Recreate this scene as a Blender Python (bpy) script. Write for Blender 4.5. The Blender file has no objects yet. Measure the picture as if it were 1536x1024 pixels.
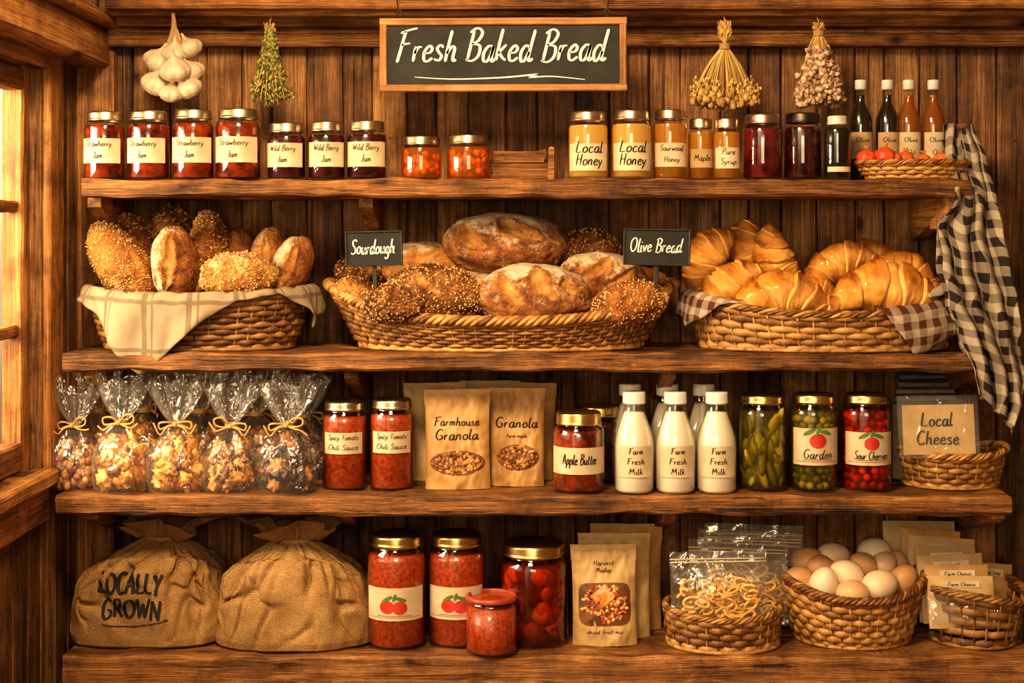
import bpy, math, random, bmesh
from math import sin, cos, pi, radians, sqrt, floor
from mathutils import Vector, Matrix, noise, Euler
from mathutils.bvhtree import BVHTree
RN = random.Random(7)
V = Vector
S = 0.00125; D = 2.75; HZ = 350.0; ZB = 0.4
CZ = ZB + (1024-HZ)*S
def kk(y): return (D+y)/D
def X(px, y=0.0): return (px-768)*S*kk(y)
def Z(py, y=0.0): return CZ+(HZ-py)*S*kk(y)
def nz(x, y=0, z=0): return noise.noise(V((x, y, z)))
def lerp(a, b, t): return a+(b-a)*t
def interp(tab, x):
    if x <= tab[0][0]: return tab[0][1]
    for i in range(len(tab)-1):
        if x <= tab[i+1][0]:
            t = (x-tab[i][0])/(tab[i+1][0]-tab[i][0]+1e-9)
            return lerp(tab[i][1], tab[i+1][1], t)
    return tab[-1][1]
def sinterp(tab, x):
    if x <= tab[0][0]: return tab[0][1]
    for i in range(len(tab)-1):
        if x <= tab[i+1][0]:
            t = (x-tab[i][0])/(tab[i+1][0]-tab[i][0]+1e-9)
            t = t*t*(3-2*t)
            return lerp(tab[i][1], tab[i+1][1], t)
    return tab[-1][1]
def catmull(pts, n=5):
    if len(pts) < 3:
        a, b = pts[0], pts[-1]
        m = max(2, n)
        return [tuple(lerp(a[k], b[k], i/m) for k in range(len(a))) for i in range(m+1)]
    out = []
    P = [pts[0]]+list(pts)+[pts[-1]]
    for i in range(1, len(P)-2):
        p0, p1, p2, p3 = P[i-1], P[i], P[i+1], P[i+2]
        for j in range(n):
            t = j/n
            out.append(tuple(0.5*((2*p1[k])+(-p0[k]+p2[k])*t+(2*p0[k]-5*p1[k]+4*p2[k]-p3[k])*t*t+(-p0[k]+3*p1[k]-3*p2[k]+p3[k])*t**3) for k in range(len(p1))))
    out.append(tuple(pts[-1]))
    return out

ICO = {}
for lv in (1, 2, 3, 4):
    bm = bmesh.new(); bmesh.ops.create_icosphere(bm, subdivisions=lv, radius=1.0)
    bm.verts.index_update()
    ICO[lv] = ([v.co.copy() for v in bm.verts], [tuple(v.index for v in f.verts) for f in bm.faces])
    bm.free()

class MB:
    def __init__(s):
        s.v = []; s.f = []; s.m = []; s.a = []; s.b = []; s.uv = []; s.s = []
    def add(s, vs, fs, mat=0, a=0.0, b=0.0, uv=None, smooth=True):
        o = len(s.v); n = len(vs)
        s.v.extend(vs)
        s.f.extend([tuple(i+o for i in f) for f in fs])
        s.m.extend([mat]*len(fs)); s.s.extend([smooth]*len(fs))
        s.a.extend(a if isinstance(a, list) else [a]*n)
        s.b.extend(b if isinstance(b, list) else [b]*n)
        s.uv.extend(uv if uv else [(0, 0)]*n)
    def surf(s, nu, nv, fn, cu=False, cv=False, mat=0, smooth=True, flip=False):
        vs = []; A = []; B = []; UV = []
        for i in range(nu):
            u = i/(nu if cu else nu-1)
            for j in range(nv):
                v = j/(nv if cv else nv-1)
                r = fn(u, v)
                if isinstance(r, tuple) and len(r) == 4:
                    vs.append(r[0]); A.append(r[1]); B.append(r[2]); UV.append(r[3])
                else:
                    vs.append(V(r)); A.append(0.0); B.append(0.0); UV.append((u, v))
        fs = []
        for i in range(nu if cu else nu-1):
            i2 = (i+1) % nu
            for j in range(nv if cv else nv-1):
                j2 = (j+1) % nv
                q = (i*nv+j, i2*nv+j, i2*nv+j2, i*nv+j2)
                fs.append(q[::-1] if flip else q)
        s.add(vs, fs, mat, A, B, UV, smooth)
    def lathe(s, prof, n=40, mat=0, c=(0, 0, 0), sx=1, sy=1, a=0.0, sharp=True, wob=None):
        P = [prof[0]]
        if sharp:
            for i in range(1, len(prof)-1):
                p0, p, p1 = V(prof[i-1]), V(prof[i]), V(prof[i+1])
                e0 = min((p-p0).length*.3, .0012); e1 = min((p1-p).length*.3, .0012)
                P.append(tuple(p+(p0-p).normalized()*e0)); P.append(tuple(p+(p1-p).normalized()*e1))
        else: P += list(prof[1:-1])
        P.append(prof[-1])
        m = len(P)
        def fn(u, v):
            th = u*2*pi; r, z = P[min(m-1, int(round(v*(m-1))))]
            if wob: r = r*wob(th, z)
            return (V((c[0]+r*cos(th)*sx, c[1]+r*sin(th)*sy, c[2]+z)), a, 0.0, (u, z))
        s.surf(n, m, fn, cu=True, mat=mat)
    def tube(s, pts, rad, n=6, mat=0, closed=False, a=0.0, flat=1.0, caps=True):
        pts = [V(p) for p in pts]; m = len(pts)
        vs = []; nrm = None
        for i, p in enumerate(pts):
            if closed: t = pts[(i+1) % m]-pts[i-1]
            else: t = pts[min(i+1, m-1)]-pts[max(i-1, 0)]
            if t.length < 1e-9: t = V((0, 0, 1))
            t.normalize()
            if nrm is None:
                nrm = t.cross(V((0, 1, 0)) if abs(t.y) < .9 else V((1, 0, 0))).normalized()
            else:
                nrm = (nrm-t*nrm.dot(t))
                if nrm.length < 1e-6: nrm = t.cross(V((0.3, 1, 0.2)))
                nrm.normalize()
            bn = t.cross(nrm)
            r = rad(i/(m-1)) if callable(rad) else rad
            for j in range(n):
                an = 2*pi*j/n
                vs.append(p+nrm*cos(an)*r+bn*sin(an)*r*flat)
        fs = []
        for i in range(m if closed else m-1):
            i2 = (i+1) % m
            for j in range(n):
                j2 = (j+1) % n
                fs.append((i*n+j, i*n+j2, i2*n+j2, i2*n+j))
        if caps and not closed:
            fs.append(tuple(range(n))[::-1]); fs.append(tuple((m-1)*n+j for j in range(n)))
        s.add(vs, fs, mat, a)
    def blob(s, c, r, rot=None, amp=0.0, fr=2.0, lv=2, mat=0, a=None, b=0.0, shape=None):
        vs, fs = ICO[lv]
        M = rot.to_matrix() if rot is not None else Matrix.Identity(3)
        c = V(c); o = RN.random()*50
        if not hasattr(r, '__len__'): r = (r, r, r)
        out = []
        for v in vs:
            q = v.copy()
            if amp: q = q*(1+amp*noise.noise(v*fr+V((o, o, o))))
            if shape: q = shape(q)
            out.append(c+M@V((q.x*r[0], q.y*r[1], q.z*r[2])))
        s.add(out, fs, mat, RN.random() if a is None else a, b, [(v.x, v.z) for v in vs])
    def board(s, x0, x1, y0, y1, z0, z1, axis=0, ch=.004, amp=.0012, seg=.04, mat=0, a=None, smooth=True):
        lo = [x0, y0, z0]; hi = [x1, y1, z1]
        ax = axis; p, q = [(1, 2), (2, 0), (0, 1)][ax]
        L = hi[ax]-lo[ax]; n = max(2, int(L/seg)+1)
        ch = min(ch, (hi[p]-lo[p])*.3, (hi[q]-lo[q])*.3)
        pl, ph, ql, qh = lo[p], hi[p], lo[q], hi[q]
        def side(a0, b0, a1, b1):
            k = max(1, min(8, int(sqrt((a1-a0)**2+(b1-b0)**2)/.05)))
            return [(lerp(a0, a1, t/k), lerp(b0, b1, t/k)) for t in range(k+1)]
        sec = side(pl+ch, ql, ph-ch, ql)+side(ph, ql+ch, ph, qh-ch)+side(ph-ch, qh, pl+ch, qh)+side(pl, qh-ch, pl, ql+ch)
        m = len(sec); o = RN.random()*90
        vs = []
        for i in range(n+1):
            t = lo[ax]+L*i/n
            for (aa, bb) in sec:
                co = [0, 0, 0]; co[ax] = t
                co[p] = aa+amp*2*nz(t*14+o, aa*40, bb*40)
                co[q] = bb+amp*2*nz(t*14+o+33, aa*40, bb*40)
                vs.append(V(co))
        fs = []
        for i in range(n):
            for j in range(m):
                j2 = (j+1) % m
                fs.append((i*m+j, i*m+j2, (i+1)*m+j2, (i+1)*m+j))
        fs.append(tuple(range(m))[::-1]); fs.append(tuple(n*m+j for j in range(m)))
        s.add(vs, fs, mat, RN.random() if a is None else a, 0.0, None, False)
    def prism(s, pts, y0, y1, mat=0, a=None):
        n = len(pts)
        vs = [V((p[0], y0, p[1])) for p in pts]+[V((p[0], y1, p[1])) for p in pts]
        fs = [tuple(range(n)), tuple(range(n, 2*n))[::-1]]+[(i, i+n, (i+1) % n+n, (i+1) % n) for i in range(n)]
        s.add(vs, fs, mat, RN.random() if a is None else a, 0, None, False)
    def quadface(s, pts, mat=0, a=0.0):
        s.add([V(p) for p in pts], [tuple(range(len(pts)))], mat, a, 0, None, False)
    def bvh(s): return BVHTree.FromPolygons([tuple(v) for v in s.v], s.f)
    def mesh(s, name, mats):
        me = bpy.data.meshes.new(name)
        me.from_pydata([tuple(v) for v in s.v], [], s.f)
        for m in mats: me.materials.append(m)
        me.polygons.foreach_set('material_index', s.m)
        me.polygons.foreach_set('use_smooth', s.s)
        at = me.attributes.new('a', 'FLOAT', 'POINT'); at.data.foreach_set('value', s.a)
        at = me.attributes.new('b', 'FLOAT', 'POINT'); at.data.foreach_set('value', s.b)
        uvl = me.uv_layers.new(name='UVMap')
        buf = []
        for l in me.loops: buf.extend(s.uv[l.vertex_index])
        uvl.data.foreach_set('uv', buf)
        me.update()
        return me
    def build(s, name, mats, loc=(0, 0, 0), rot=(0, 0, 0), scale=(1, 1, 1)):
        return place(s.mesh(name, mats), name, loc, rot, scale)
def place(me, name, loc=(0, 0, 0), rot=(0, 0, 0), scale=(1, 1, 1)):
    ob = bpy.data.objects.new(name, me)
    bpy.context.scene.collection.objects.link(ob)
    ob.location = loc; ob.rotation_euler = rot; ob.scale = scale
    return ob

# ---------------------------------------------------------------- materials
class NB:
    def __init__(s, name):
        s.m = bpy.data.materials.new(name); s.m.use_nodes = True
        s.nt = s.m.node_tree; s.nt.nodes.clear()
        s.out = s.nt.nodes.new('ShaderNodeOutputMaterial')
    def n(s, t, **kw):
        nd = s.nt.nodes.new(t)
        for k, v in kw.items(): setattr(nd, k, v)
        return nd
    def l(s, a, b): s.nt.links.new(a, b)
    def coord(s, scale=(1, 1, 1), kind='Object'):
        tc = s.n('ShaderNodeTexCoord'); mp = s.n('ShaderNodeMapping')
        mp.inputs['Scale'].default_value = scale
        s.l(tc.outputs[kind], mp.inputs['Vector']); return mp.outputs[0]
    def attr(s, nm='a'):
        a = s.n('ShaderNodeAttribute'); a.attribute_name = nm; return a.outputs['Fac']
    def math(s, op, a, b=None, c=None, clamp=False):
        m = s.n('ShaderNodeMath', operation=op); m.use_clamp = clamp
        for i, v in enumerate((a, b, c)):
            if v is None: continue
            if isinstance(v, (int, float)): m.inputs[i].default_value = v
            else: s.l(v, m.inputs[i])
        return m.outputs[0]
    def noise(s, vec, scale, detail=4, rough=.55, dist=0.0, w=None):
        t = s.n('ShaderNodeTexNoise')
        if w is not None:
            t.noise_dimensions = '4D'; s.l(w, t.inputs['W'])
        t.inputs['Scale'].default_value = scale; t.inputs['Detail'].default_value = detail
        t.inputs['Roughness'].default_value = rough; t.inputs['Distortion'].default_value = dist
        s.l(vec, t.inputs['Vector']); return t.outputs[0]
    def ramp(s, fac, stops):
        r = s.n('ShaderNodeValToRGB'); e = r.color_ramp.elements
        while len(e) < len(stops): e.new(0.5)
        for i, (p, c) in enumerate(stops):
            e[i].position = p; e[i].color = (c[0], c[1], c[2], 1)
        s.l(fac, r.inputs[0]); return r.outputs[0]
    def mix(s, fac, a, b, mode='MIX'):
        m = s.n('ShaderNodeMix', data_type='RGBA', blend_type=mode)
        if isinstance(fac, (int, float)): m.inputs[0].default_value = fac
        else: s.l(fac, m.inputs[0])
        for i, v in ((6, a), (7, b)):
            if isinstance(v, tuple): m.inputs[i].default_value = (v[0], v[1], v[2], 1)
            else: s.l(v, m.inputs[i])
        return m.outputs[2]
    def bump(s, h, strength=.4, dist=.002):
        b = s.n('ShaderNodeBump'); b.inputs['Strength'].default_value = strength
        b.inputs['Distance'].default_value = dist; s.l(h, b.inputs['Height']); return b.outputs[0]
    def bsdf(s, col, rough=.5, metal=0.0, nrm=None, spec=.5, sss=0.0, coat=0.0, alpha=None):
        p = s.n('ShaderNodeBsdfPrincipled')
        if isinstance(col, tuple): p.inputs['Base Color'].default_value = (col[0], col[1], col[2], 1)
        else: s.l(col, p.inputs['Base Color'])
        if isinstance(rough, (int, float)): p.inputs['Roughness'].default_value = rough
        else: s.l(rough, p.inputs['Roughness'])
        p.inputs['Metallic'].default_value = metal
        p.inputs['Specular IOR Level'].default_value = spec
        if coat:
            p.inputs['Coat Weight'].default_value = coat; p.inputs['Coat Roughness'].default_value = .08
        if sss:
            p.inputs['Subsurface Weight'].default_value = sss
            p.inputs['Subsurface Radius'].default_value = (.02, .008, .003)
            p.inputs['Subsurface Scale'].default_value = .5
        if nrm is not None: s.l(nrm, p.inputs['Normal'])
        return p.outputs[0]
    def done(s, sh):
        s.l(sh, s.out.inputs[0]); return s.m

def simple(name, c1, c2=None, scale=40, rough=.6, metal=0, bump=.2, bscale=None, detail=4, coat=0, usea=0.0, lo=.35, hi=.65, spec=.5, sss=0, stretch=(1, 1, 1)):
    b = NB(name); c2 = c2 or c1
    v = b.coord(stretch); w = b.math('MULTIPLY', b.attr('a'), 13.0)
    n1 = b.noise(v, scale, detail, w=w)
    f = n1
    if usea: f = b.math('ADD', n1, b.math('MULTIPLY', b.math('SUBTRACT', b.attr('a'), .5), usea))
    col = b.ramp(f, [(lo, c1), (hi, c2)])
    n2 = b.noise(v, bscale or scale*3, 3)
    return b.done(b.bsdf(col, rough, metal, b.bump(n2, bump), spec, sss, coat))

def wood(name, axis, dark, mid, light, fine=1.0, rough=.6, bump=.5, crack=.9, stain=.72):
    b = NB(name)
    def st(al, ac):
        v = [ac]*3; v[axis] = al; return tuple(v)
    a = b.attr('a'); w = b.math('MULTIPLY', a, 37.0)
    n1 = b.noise(b.coord(st(.8, 24*fine)), 1.6, 9, .72, .5, w)
    n2 = b.noise(b.coord(st(9, 330*fine)), 1.0, 5, .7, .2, w)
    n3 = b.noise(b.coord(st(3.2, 7)), 1.7, 5, .62, .4, w)
    f = b.math('ADD', n1, b.math('MULTIPLY', b.math('SUBTRACT', n2, .5), 1.0))
    f = b.math('ADD', f, b.math('MULTIPLY', b.math('SUBTRACT', a, .5), .24))
    f = b.math('ADD', f, b.math('MULTIPLY', b.math('SUBTRACT', n3, .5), .6))
    col = b.ramp(f, [(.24, dark), (.42, tuple(lerp(dark[i], mid[i], .6) for i in range(3))), (.54, mid), (.72, light)])
    vo = b.n('ShaderNodeTexVoronoi'); vo.inputs['Scale'].default_value = 1.0
    wv = b.n('ShaderNodeVectorMath', operation='ADD')
    nv = b.n('ShaderNodeTexNoise'); nv.inputs['Scale'].default_value = 40; b.l(b.coord(), nv.inputs['Vector'])
    sc = b.n('ShaderNodeVectorMath', operation='SCALE'); sc.inputs[3].default_value = .22; b.l(nv.outputs['Color'], sc.inputs[0])
    b.l(b.coord(st(6.0, 15)), wv.inputs[0]); b.l(sc.outputs[0], wv.inputs[1])
    b.l(wv.outputs[0], vo.inputs['Vector'])
    kn = b.ramp(vo.outputs['Distance'], [(.06, (.08, .05, .04)), (.11, (.45, .38, .32)), (.22, (1, 1, 1))])
    col = b.mix(.95, col, kn, 'MULTIPLY')
    n5 = b.noise(b.coord(st(1.8, 85*fine)), 1.0, 4, .6, .3, w)
    cr = b.ramp(n5, [(.32, (.06, .04, .03)), (.375, (1, 1, 1))])
    col = b.mix(crack, col, cr, 'MULTIPLY')
    n6 = b.noise(b.coord(), 10, 7, .7)
    col = b.mix(stain, col, b.ramp(n6, [(.36, (.26, .20, .15)), (.54, (1, 1, 1))]), 'MULTIPLY')
    h = b.math('ADD', b.math('MULTIPLY', n1, .8), b.math('MULTIPLY', n2, .8)); h = b.math('ADD', h, b.math('MULTIPLY', cr, .6))
    rg = b.math('ADD', b.math('MULTIPLY', n2, .35), rough-.2)
    return b.done(b.bsdf(col, rg, 0, b.bump(h, bump, .004), .4))

wd = ((.038, .014, .005), (.225, .098, .032), (.45, .235, .09))
ws = ((.05, .016, .004), (.35, .145, .04), (.64, .33, .11))
wt = ((.06, .02, .006), (.36, .15, .04), (.60, .30, .10))
WALLZ = wood('wall_planks', 2, *wd, bump=1.0)
SHX = wood('shelf_wood_x', 0, *ws, bump=1.0)
SHY = wood('shelf_wood_y', 1, *ws); SHZ = wood('shelf_wood_z', 2, *ws)
TRZ = wood('trim_wood_z', 2, *wt); TRY = wood('trim_wood_y', 1, *wt)
fw_ = ((.12, .045, .015), (.40, .18, .06), (.60, .32, .12))
FRX = wood('frame_wood_x', 0, *fw_, 1.5, crack=.4, stain=.4); FRZ = wood('frame_wood_z', 2, *fw_, 1.5, crack=.4, stain=.4)

def glass_mat(name, tint=(.97, .97, .95), base=.05, edge=.7, rough=.03, bump=0, bscale=40, milky=0.0, pw=3.5):
    b = NB(name)
    t = b.n('ShaderNodeBsdfTransparent'); t.inputs[0].default_value = (*tint, 1)
    g = b.n('ShaderNodeBsdfGlossy'); g.inputs['Roughness'].default_value = rough; g.inputs[0].default_value = (1, 1, 1, 1)
    lw = b.n('ShaderNodeLayerWeight'); lw.inputs[0].default_value = .5
    f = lw.outputs['Facing']
    if bump:
        n = b.noise(b.coord(), bscale, 2, .5, .8)
        nr = b.bump(n, bump, .01); b.l(nr, g.inputs['Normal'])
    f = b.math('ADD', b.math('MULTIPLY', b.math('POWER', f, pw), edge), base, clamp=True)
    mx = b.n('ShaderNodeMixShader'); b.l(f, mx.inputs[0]); b.l(t.outputs[0], mx.inputs[1]); b.l(g.outputs[0], mx.inputs[2])
    o = mx.outputs[0]
    if milky:
        d = b.n('ShaderNodeBsdfTranslucent'); d.inputs[0].default_value = (.9, .88, .84, 1)
        d2 = b.n('ShaderNodeBsdfDiffuse'); d2.inputs[0].default_value = (.9, .88, .84, 1)
        a_ = b.n('ShaderNodeAddShader'); b.l(d.outputs[0], a_.inputs[0]); b.l(d2.outputs[0], a_.inputs[1])
        m3 = b.n('ShaderNodeMixShader'); m3.inputs[0].default_value = milky; b.l(o, m3.inputs[1]); b.l(a_.outputs[0], m3.inputs[2]); o = m3.outputs[0]
    return b.done(o)
GLASS = glass_mat('jar_glass', base=.07)
PANE = glass_mat('window_pane', base=.04, edge=.4)
CELLO = glass_mat('cellophane', (.985, .985, .985), .09, .5, .12, .7, 34, .03, 4)
ZIPB = glass_mat('plastic_bag', (.98, .98, .97), .09, .4, .12, .6, 28, .035, 4)
def tinted(name, tint, diff, k=.5, rough=.05):
    b = NB(name)
    t = b.n('ShaderNodeBsdfTransparent'); t.inputs[0].default_value = (*tint, 1)
    tr = b.n('ShaderNodeBsdfTranslucent'); tr.inputs[0].default_value = (*diff, 1)
    p = b.bsdf(diff, rough)
    m1 = b.n('ShaderNodeMixShader'); m1.inputs[0].default_value = .6; b.l(tr.outputs[0], m1.inputs[1]); b.l(p, m1.inputs[2])
    m2 = b.n('ShaderNodeMixShader'); m2.inputs[0].default_value = k; b.l(t.outputs[0], m2.inputs[1]); b.l(m1.outputs[0], m2.inputs[2])
    return b.done(m2.outputs[0])
HONEY = tinted('honey', (1, .85, .45), (1.0, .66, .19), .62)
HONEYD = tinted('honey_dark', (1, .7, .25), (.80, .40, .065), .55)
OIL = tinted('amber_oil', (.9, .5, .15), (.50, .20, .035), .55)
BRINE = tinted('brine', (.85, .78, .34), (.34, .28, .04), .18)
BRINER = tinted('red_brine', (.9, .35, .15), (.40, .05, .012), .2)
BRINEO = tinted('orange_syrup', (1, .6, .25), (.75, .27, .03), .3)
JAM = simple('jam_red', (.05, .003, .001), (.44, .06, .010), 45, .18, bump=.3, coat=.4, lo=.38, hi=.74)
JAMD = simple('jam_dark', (.008, .002, .003), (.08, .008, .008), 60, .2, bump=.2, coat=.4)
JAMO = simple('jam_orange', (.36, .06, .007), (.95, .35, .045), 60, .22, bump=.4, coat=.4, usea=.5)
SAUCE = simple('tomato_sauce', (.22, .02, .004), (.46, .075, .012), 130, .35, bump=.4, coat=.3)
SAUCEC = simple('tomato_bits', (.20, .014, .003), (.62, .11, .016), 30, .22, bump=.2, usea=.7, coat=.5)
BLACKL = simple('dark_liquid', (.006, .005, .004), (.02, .015, .008), 20, .15, bump=0)
MILK = simple('milk', (.74, .66, .53), (.80, .72, .59), 10, .3, bump=0)
CAPW = simple('white_cap', (.70, .66, .58), (.78, .74, .67), 20, .35, bump=.02)
GOLD = simple('gold_lid', (.58, .37, .12), (.78, .56, .25), 25, .3, 1.0, bump=.05)
BRASS = simple('brass_lid', (.46, .36, .23), (.74, .62, .44), 30, .33, 1.0, bump=.08)
LABEL = simple('label_paper', (.50, .38, .24), (.64, .51, .34), 25, .75, bump=.08)
LABELK = simple('kraft_label', (.38, .24, .11), (.48, .32, .16), 30, .8, bump=.1)
KRAFT = simple('kraft_paper', (.40, .21, .07), (.54, .31, .12), 22, .55, bump=.5, bscale=16)
KRAFT2 = simple('kraft_light', (.46, .29, .12), (.58, .39, .18), 22, .55, bump=.45, bscale=16)
INK = simple('ink', (.012, .008, .006), rough=.8, bump=0)
CHALK = simple('chalk', (.58, .55, .49), (.86, .84, .78), 200, .95, bump=.3)
BOARD = simple('chalkboard', (.008, .0075, .007), (.022, .020, .018), 14, .75, bump=.1)
BLACKW = simple('black_frame', (.012, .010, .008), (.03, .025, .02), 40, .5, bump=.1)
OVALW = simple('window_brown', (.10, .035, .012), (.20, .08, .03), 40, .4, bump=.1)
LEAF = simple('leaf_green', (.05, .12, .02), (.14, .26, .04), 40, .5, bump=.1)
REDP = simple('print_red', (.34, .018, .012), (.55, .05, .025), 40, .5, bump=.05)
RAFFIA = simple('raffia', (.38, .20, .06), (.58, .36, .12), 120, .6, bump=.3)
TWINE = simple('twine', (.30, .17, .07), (.46, .30, .14), 300, .8, bump=.3)
NOODLE = simple('noodle', (.66, .33, .055), (.86, .52, .14), 60, .4, bump=.1, usea=.5)
METAL = simple('dark_metal', (.03, .025, .02), (.08, .07, .06), 60, .4, .8, bump=.1)
GARLIC = simple('garlic_skin', (.38, .27, .17), (.68, .56, .41), 60, .5, bump=.3, sss=.1, stretch=(1, 1, .25))
STRAW = simple('straw', (.30, .17, .045), (.60, .39, .14), 60, .7, usea=.7, bump=.2)
HERB = simple('dried_herb', (.08, .08, .015), (.34, .30, .08), 60, .8, usea=.7, bump=.2)
DRYF = simple('dried_flower', (.28, .16, .095), (.60, .42, .28), 80, .8, usea=.5, bump=.3)
b = NB('egg_shell'); c = b.ramp(b.attr('a'), [(0, (.42, .18, .07)), (.45, (.60, .33, .16)), (.75, (.70, .50, .32)), (1, (.74, .62, .47))])
sp = b.noise(b.coord(), 500, 2); c = b.mix(b.ramp(sp, [(.6, (0, 0, 0)), (.75, (.3, .3, .3))]), c, (.45, .22, .1)); EGG = b.done(b.bsdf(c, .45, 0, b.bump(sp, .05), sss=.1))

def wicker(name, c1, c2, c3):
    b = NB(name); v = b.coord()
    n1 = b.noise(v, 60, 4, w=b.math('MULTIPLY', b.attr('a'), 30)); n2 = b.noise(v, 500, 3); n3 = b.noise(v, 14, 3)
    f = b.math('ADD', n1, b.math('MULTIPLY', b.math('SUBTRACT', b.attr('a'), .5), .6))
    f = b.math('ADD', f, b.math('MULTIPLY', b.math('SUBTRACT', n3, .5), .3))
    col = b.ramp(f, [(.26, c1), (.5, c2), (.76, c3)])
    return b.done(b.bsdf(col, .45, 0, b.bump(n2, .4, .001)))
WK1 = wicker('wicker_brown', (.06, .022, .006), (.25, .11, .03), (.48, .26, .085))
WK2 = wicker('wicker_honey', (.12, .042, .01), (.37, .17, .042), (.60, .34, .10))
WK3 = wicker('wicker_splint', (.11, .04, .01), (.36, .17, .048), (.58, .34, .12))

def crust(name, dark, mid, light, flourcol=(.76, .62, .43), bumps=.7, fscale=170):
    b = NB(name); v = b.coord()
    n1 = b.noise(v, 22, 8, .75, .4); n2 = b.noise(v, fscale, 8, .8); n3 = b.noise(v, 260, 3, .6); n4 = b.noise(v, 36, 6, .7)
    vo = b.n('ShaderNodeTexVoronoi'); vo.feature = 'DISTANCE_TO_EDGE'; vo.inputs['Scale'].default_value = 55
    wv = b.n('ShaderNodeVectorMath', operation='ADD'); nv = b.n('ShaderNodeTexNoise'); nv.inputs['Scale'].default_value = 40; b.l(v, nv.inputs['Vector'])
    sc = b.n('ShaderNodeVectorMath', operation='SCALE'); sc.inputs[3].default_value = .03; b.l(nv.outputs['Color'], sc.inputs[0]); b.l(v, wv.inputs[0]); b.l(sc.outputs[0], wv.inputs[1]); b.l(wv.outputs[0], vo.inputs['Vector'])
    ck = b.ramp(vo.outputs['Distance'], [(.0, (.45, .38, .3)), (.07, (1, 1, 1))])
    col = b.ramp(n1, [(.34, dark), (.48, mid), (.64, light)])
    col = b.mix(.6, col, ck, 'MULTIPLY')
    cut = b.attr('b'); fl = b.attr('a')
    col = b.mix(b.math('MULTIPLY', cut, 1.0, clamp=True), col, b.ramp(n4, [(.38, (.34, .115, .02)), (.62, (.70, .38, .11))]))
    e = b.math('ADD', b.math('MULTIPLY', n2, 1.1), b.math('MULTIPLY', n4, .9))
    m = b.math('ADD', e, b.math('SUBTRACT', fl, 1.42))
    m = b.math('MULTIPLY', m, 3.6, clamp=True)
    m = b.math('MULTIPLY', m, .78)
    col = b.mix(m, col, flourcol)
    h = b.math('ADD', b.math('MULTIPLY', n4, 1.6), b.math('MULTIPLY', n3, .35)); h = b.math('ADD', h, b.math('MULTIPLY', n2, .7)); h = b.math('ADD', h, b.math('MULTIPLY', ck, .25))
    return b.done(b.bsdf(col, .52, 0, b.bump(h, bumps, .008), .45))
CR_G = crust('crust_golden', (.17, .052, .009), (.45, .17, .03), (.68, .34, .08))
CR_B = crust('crust_brown', (.085, .024, .005), (.30, .095, .016), (.54, .22, .045))
CR_D = crust('crust_dark', (.045, .013, .003), (.18, .058, .011), (.40, .16, .04))
SEED = simple('seeds', (.36, .17, .04), (.72, .47, .19), 50, .6, usea=.9, bump=.1)
SEEDD = simple('seeds_dark', (.05, .018, .006), (.50, .26, .08), 50, .6, usea=1.0, bump=.1)
b = NB('croissant_crust'); v = b.coord((1, 1, 1)); n1 = b.noise(v, 30, 7, .7); n2 = b.noise(b.coord((46, 1.0, 1), 'UV'), 3.0, 6, .75)
f = b.math('ADD', b.math('MULTIPLY', b.attr('a'), .46), b.math('ADD', b.math('MULTIPLY', n1, .55), b.math('MULTIPLY', n2, .50)))
c = b.ramp(f, [(.58, (.92, .56, .18)), (.76, (.80, .36, .06)), (.92, (.52, .17, .02)), (1.0, (.20, .05, .007))])
CROI = b.done(b.bsdf(c, .28, 0, b.bump(b.math('ADD', n1, n2), .6, .005), .5, coat=.35))

def cloth(name, fn, bumpk=.4):
    b = NB(name)
    tc = b.n('ShaderNodeTexCoord'); sp = b.n('ShaderNodeSeparateXYZ'); b.l(tc.outputs['UV'], sp.inputs[0])
    col = fn(b, sp.outputs[0], sp.outputs[1])
    wv = b.noise(b.coord((1, 1, 1), 'UV'), 700, 2); w2 = b.noise(b.coord(), 25, 4)
    col = b.mix(.4, col, b.ramp(w2, [(.3, (.62, .55, .48)), (.7, (1, 1, 1))]), 'MULTIPLY')
    return b.done(b.bsdf(col, .9, 0, b.bump(b.math('ADD', wv, b.math('MULTIPLY', w2, 1.5)), bumpk, .004), .15))
def stripe(b, u, period, duty, off=0.0):
    fr = b.math('FRACT', b.math('ADD', b.math('DIVIDE', u, period), off)); return b.math('LESS_THAN', fr, duty)
def f_linen(b, u, v):
    s = b.math('MAXIMUM', stripe(b, u, .075, .12), stripe(b, u, .075, .05, .78)); s = b.math('MAXIMUM', s, stripe(b, v, .09, .08))
    return b.mix(b.math('MULTIPLY', s, .65), (.34, .255, .17), (.13, .088, .055))
def gingham(c0, c1, p):
    def f(b, u, v):
        s = b.math('MULTIPLY', b.math('ADD', stripe(b, u, p, .5), stripe(b, v, p, .5)), .5)
        return b.mix(s, c0, c1)
    return f
LINEN = cloth('linen_stripe', f_linen)
WHITEC = cloth('white_cloth', lambda b, u, v: b.mix(0.0, (.52, .43, .32), (.7, .6, .5)))
GINGB = cloth('gingham_brown', gingham((.54, .43, .33), (.12, .045, .03), .03))
GINGK = cloth('gingham_black', gingham((.42, .345, .265), (.030, .022, .020), .036))
b = NB('burlap')
wv = []
for ax in (0, 2):
    t = b.n('ShaderNodeTexWave'); t.bands_direction = 'X' if ax == 0 else 'Z'; t.inputs['Scale'].default_value = 130; t.inputs['Distortion'].default_value = 3; t.inputs['Detail'].default_value = 3; t.inputs['Detail Scale'].default_value = 1.5
    b.l(b.coord(), t.inputs['Vector']); wv.append(t.outputs['Fac'])
h = b.math('MULTIPLY', b.math('ADD', wv[0], wv[1]), .5); h = b.math('ADD', h, b.math('MULTIPLY', b.noise(b.coord(), 350, 4, .7), .9))
n4 = b.noise(b.coord(), 12, 6, .65)
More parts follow.
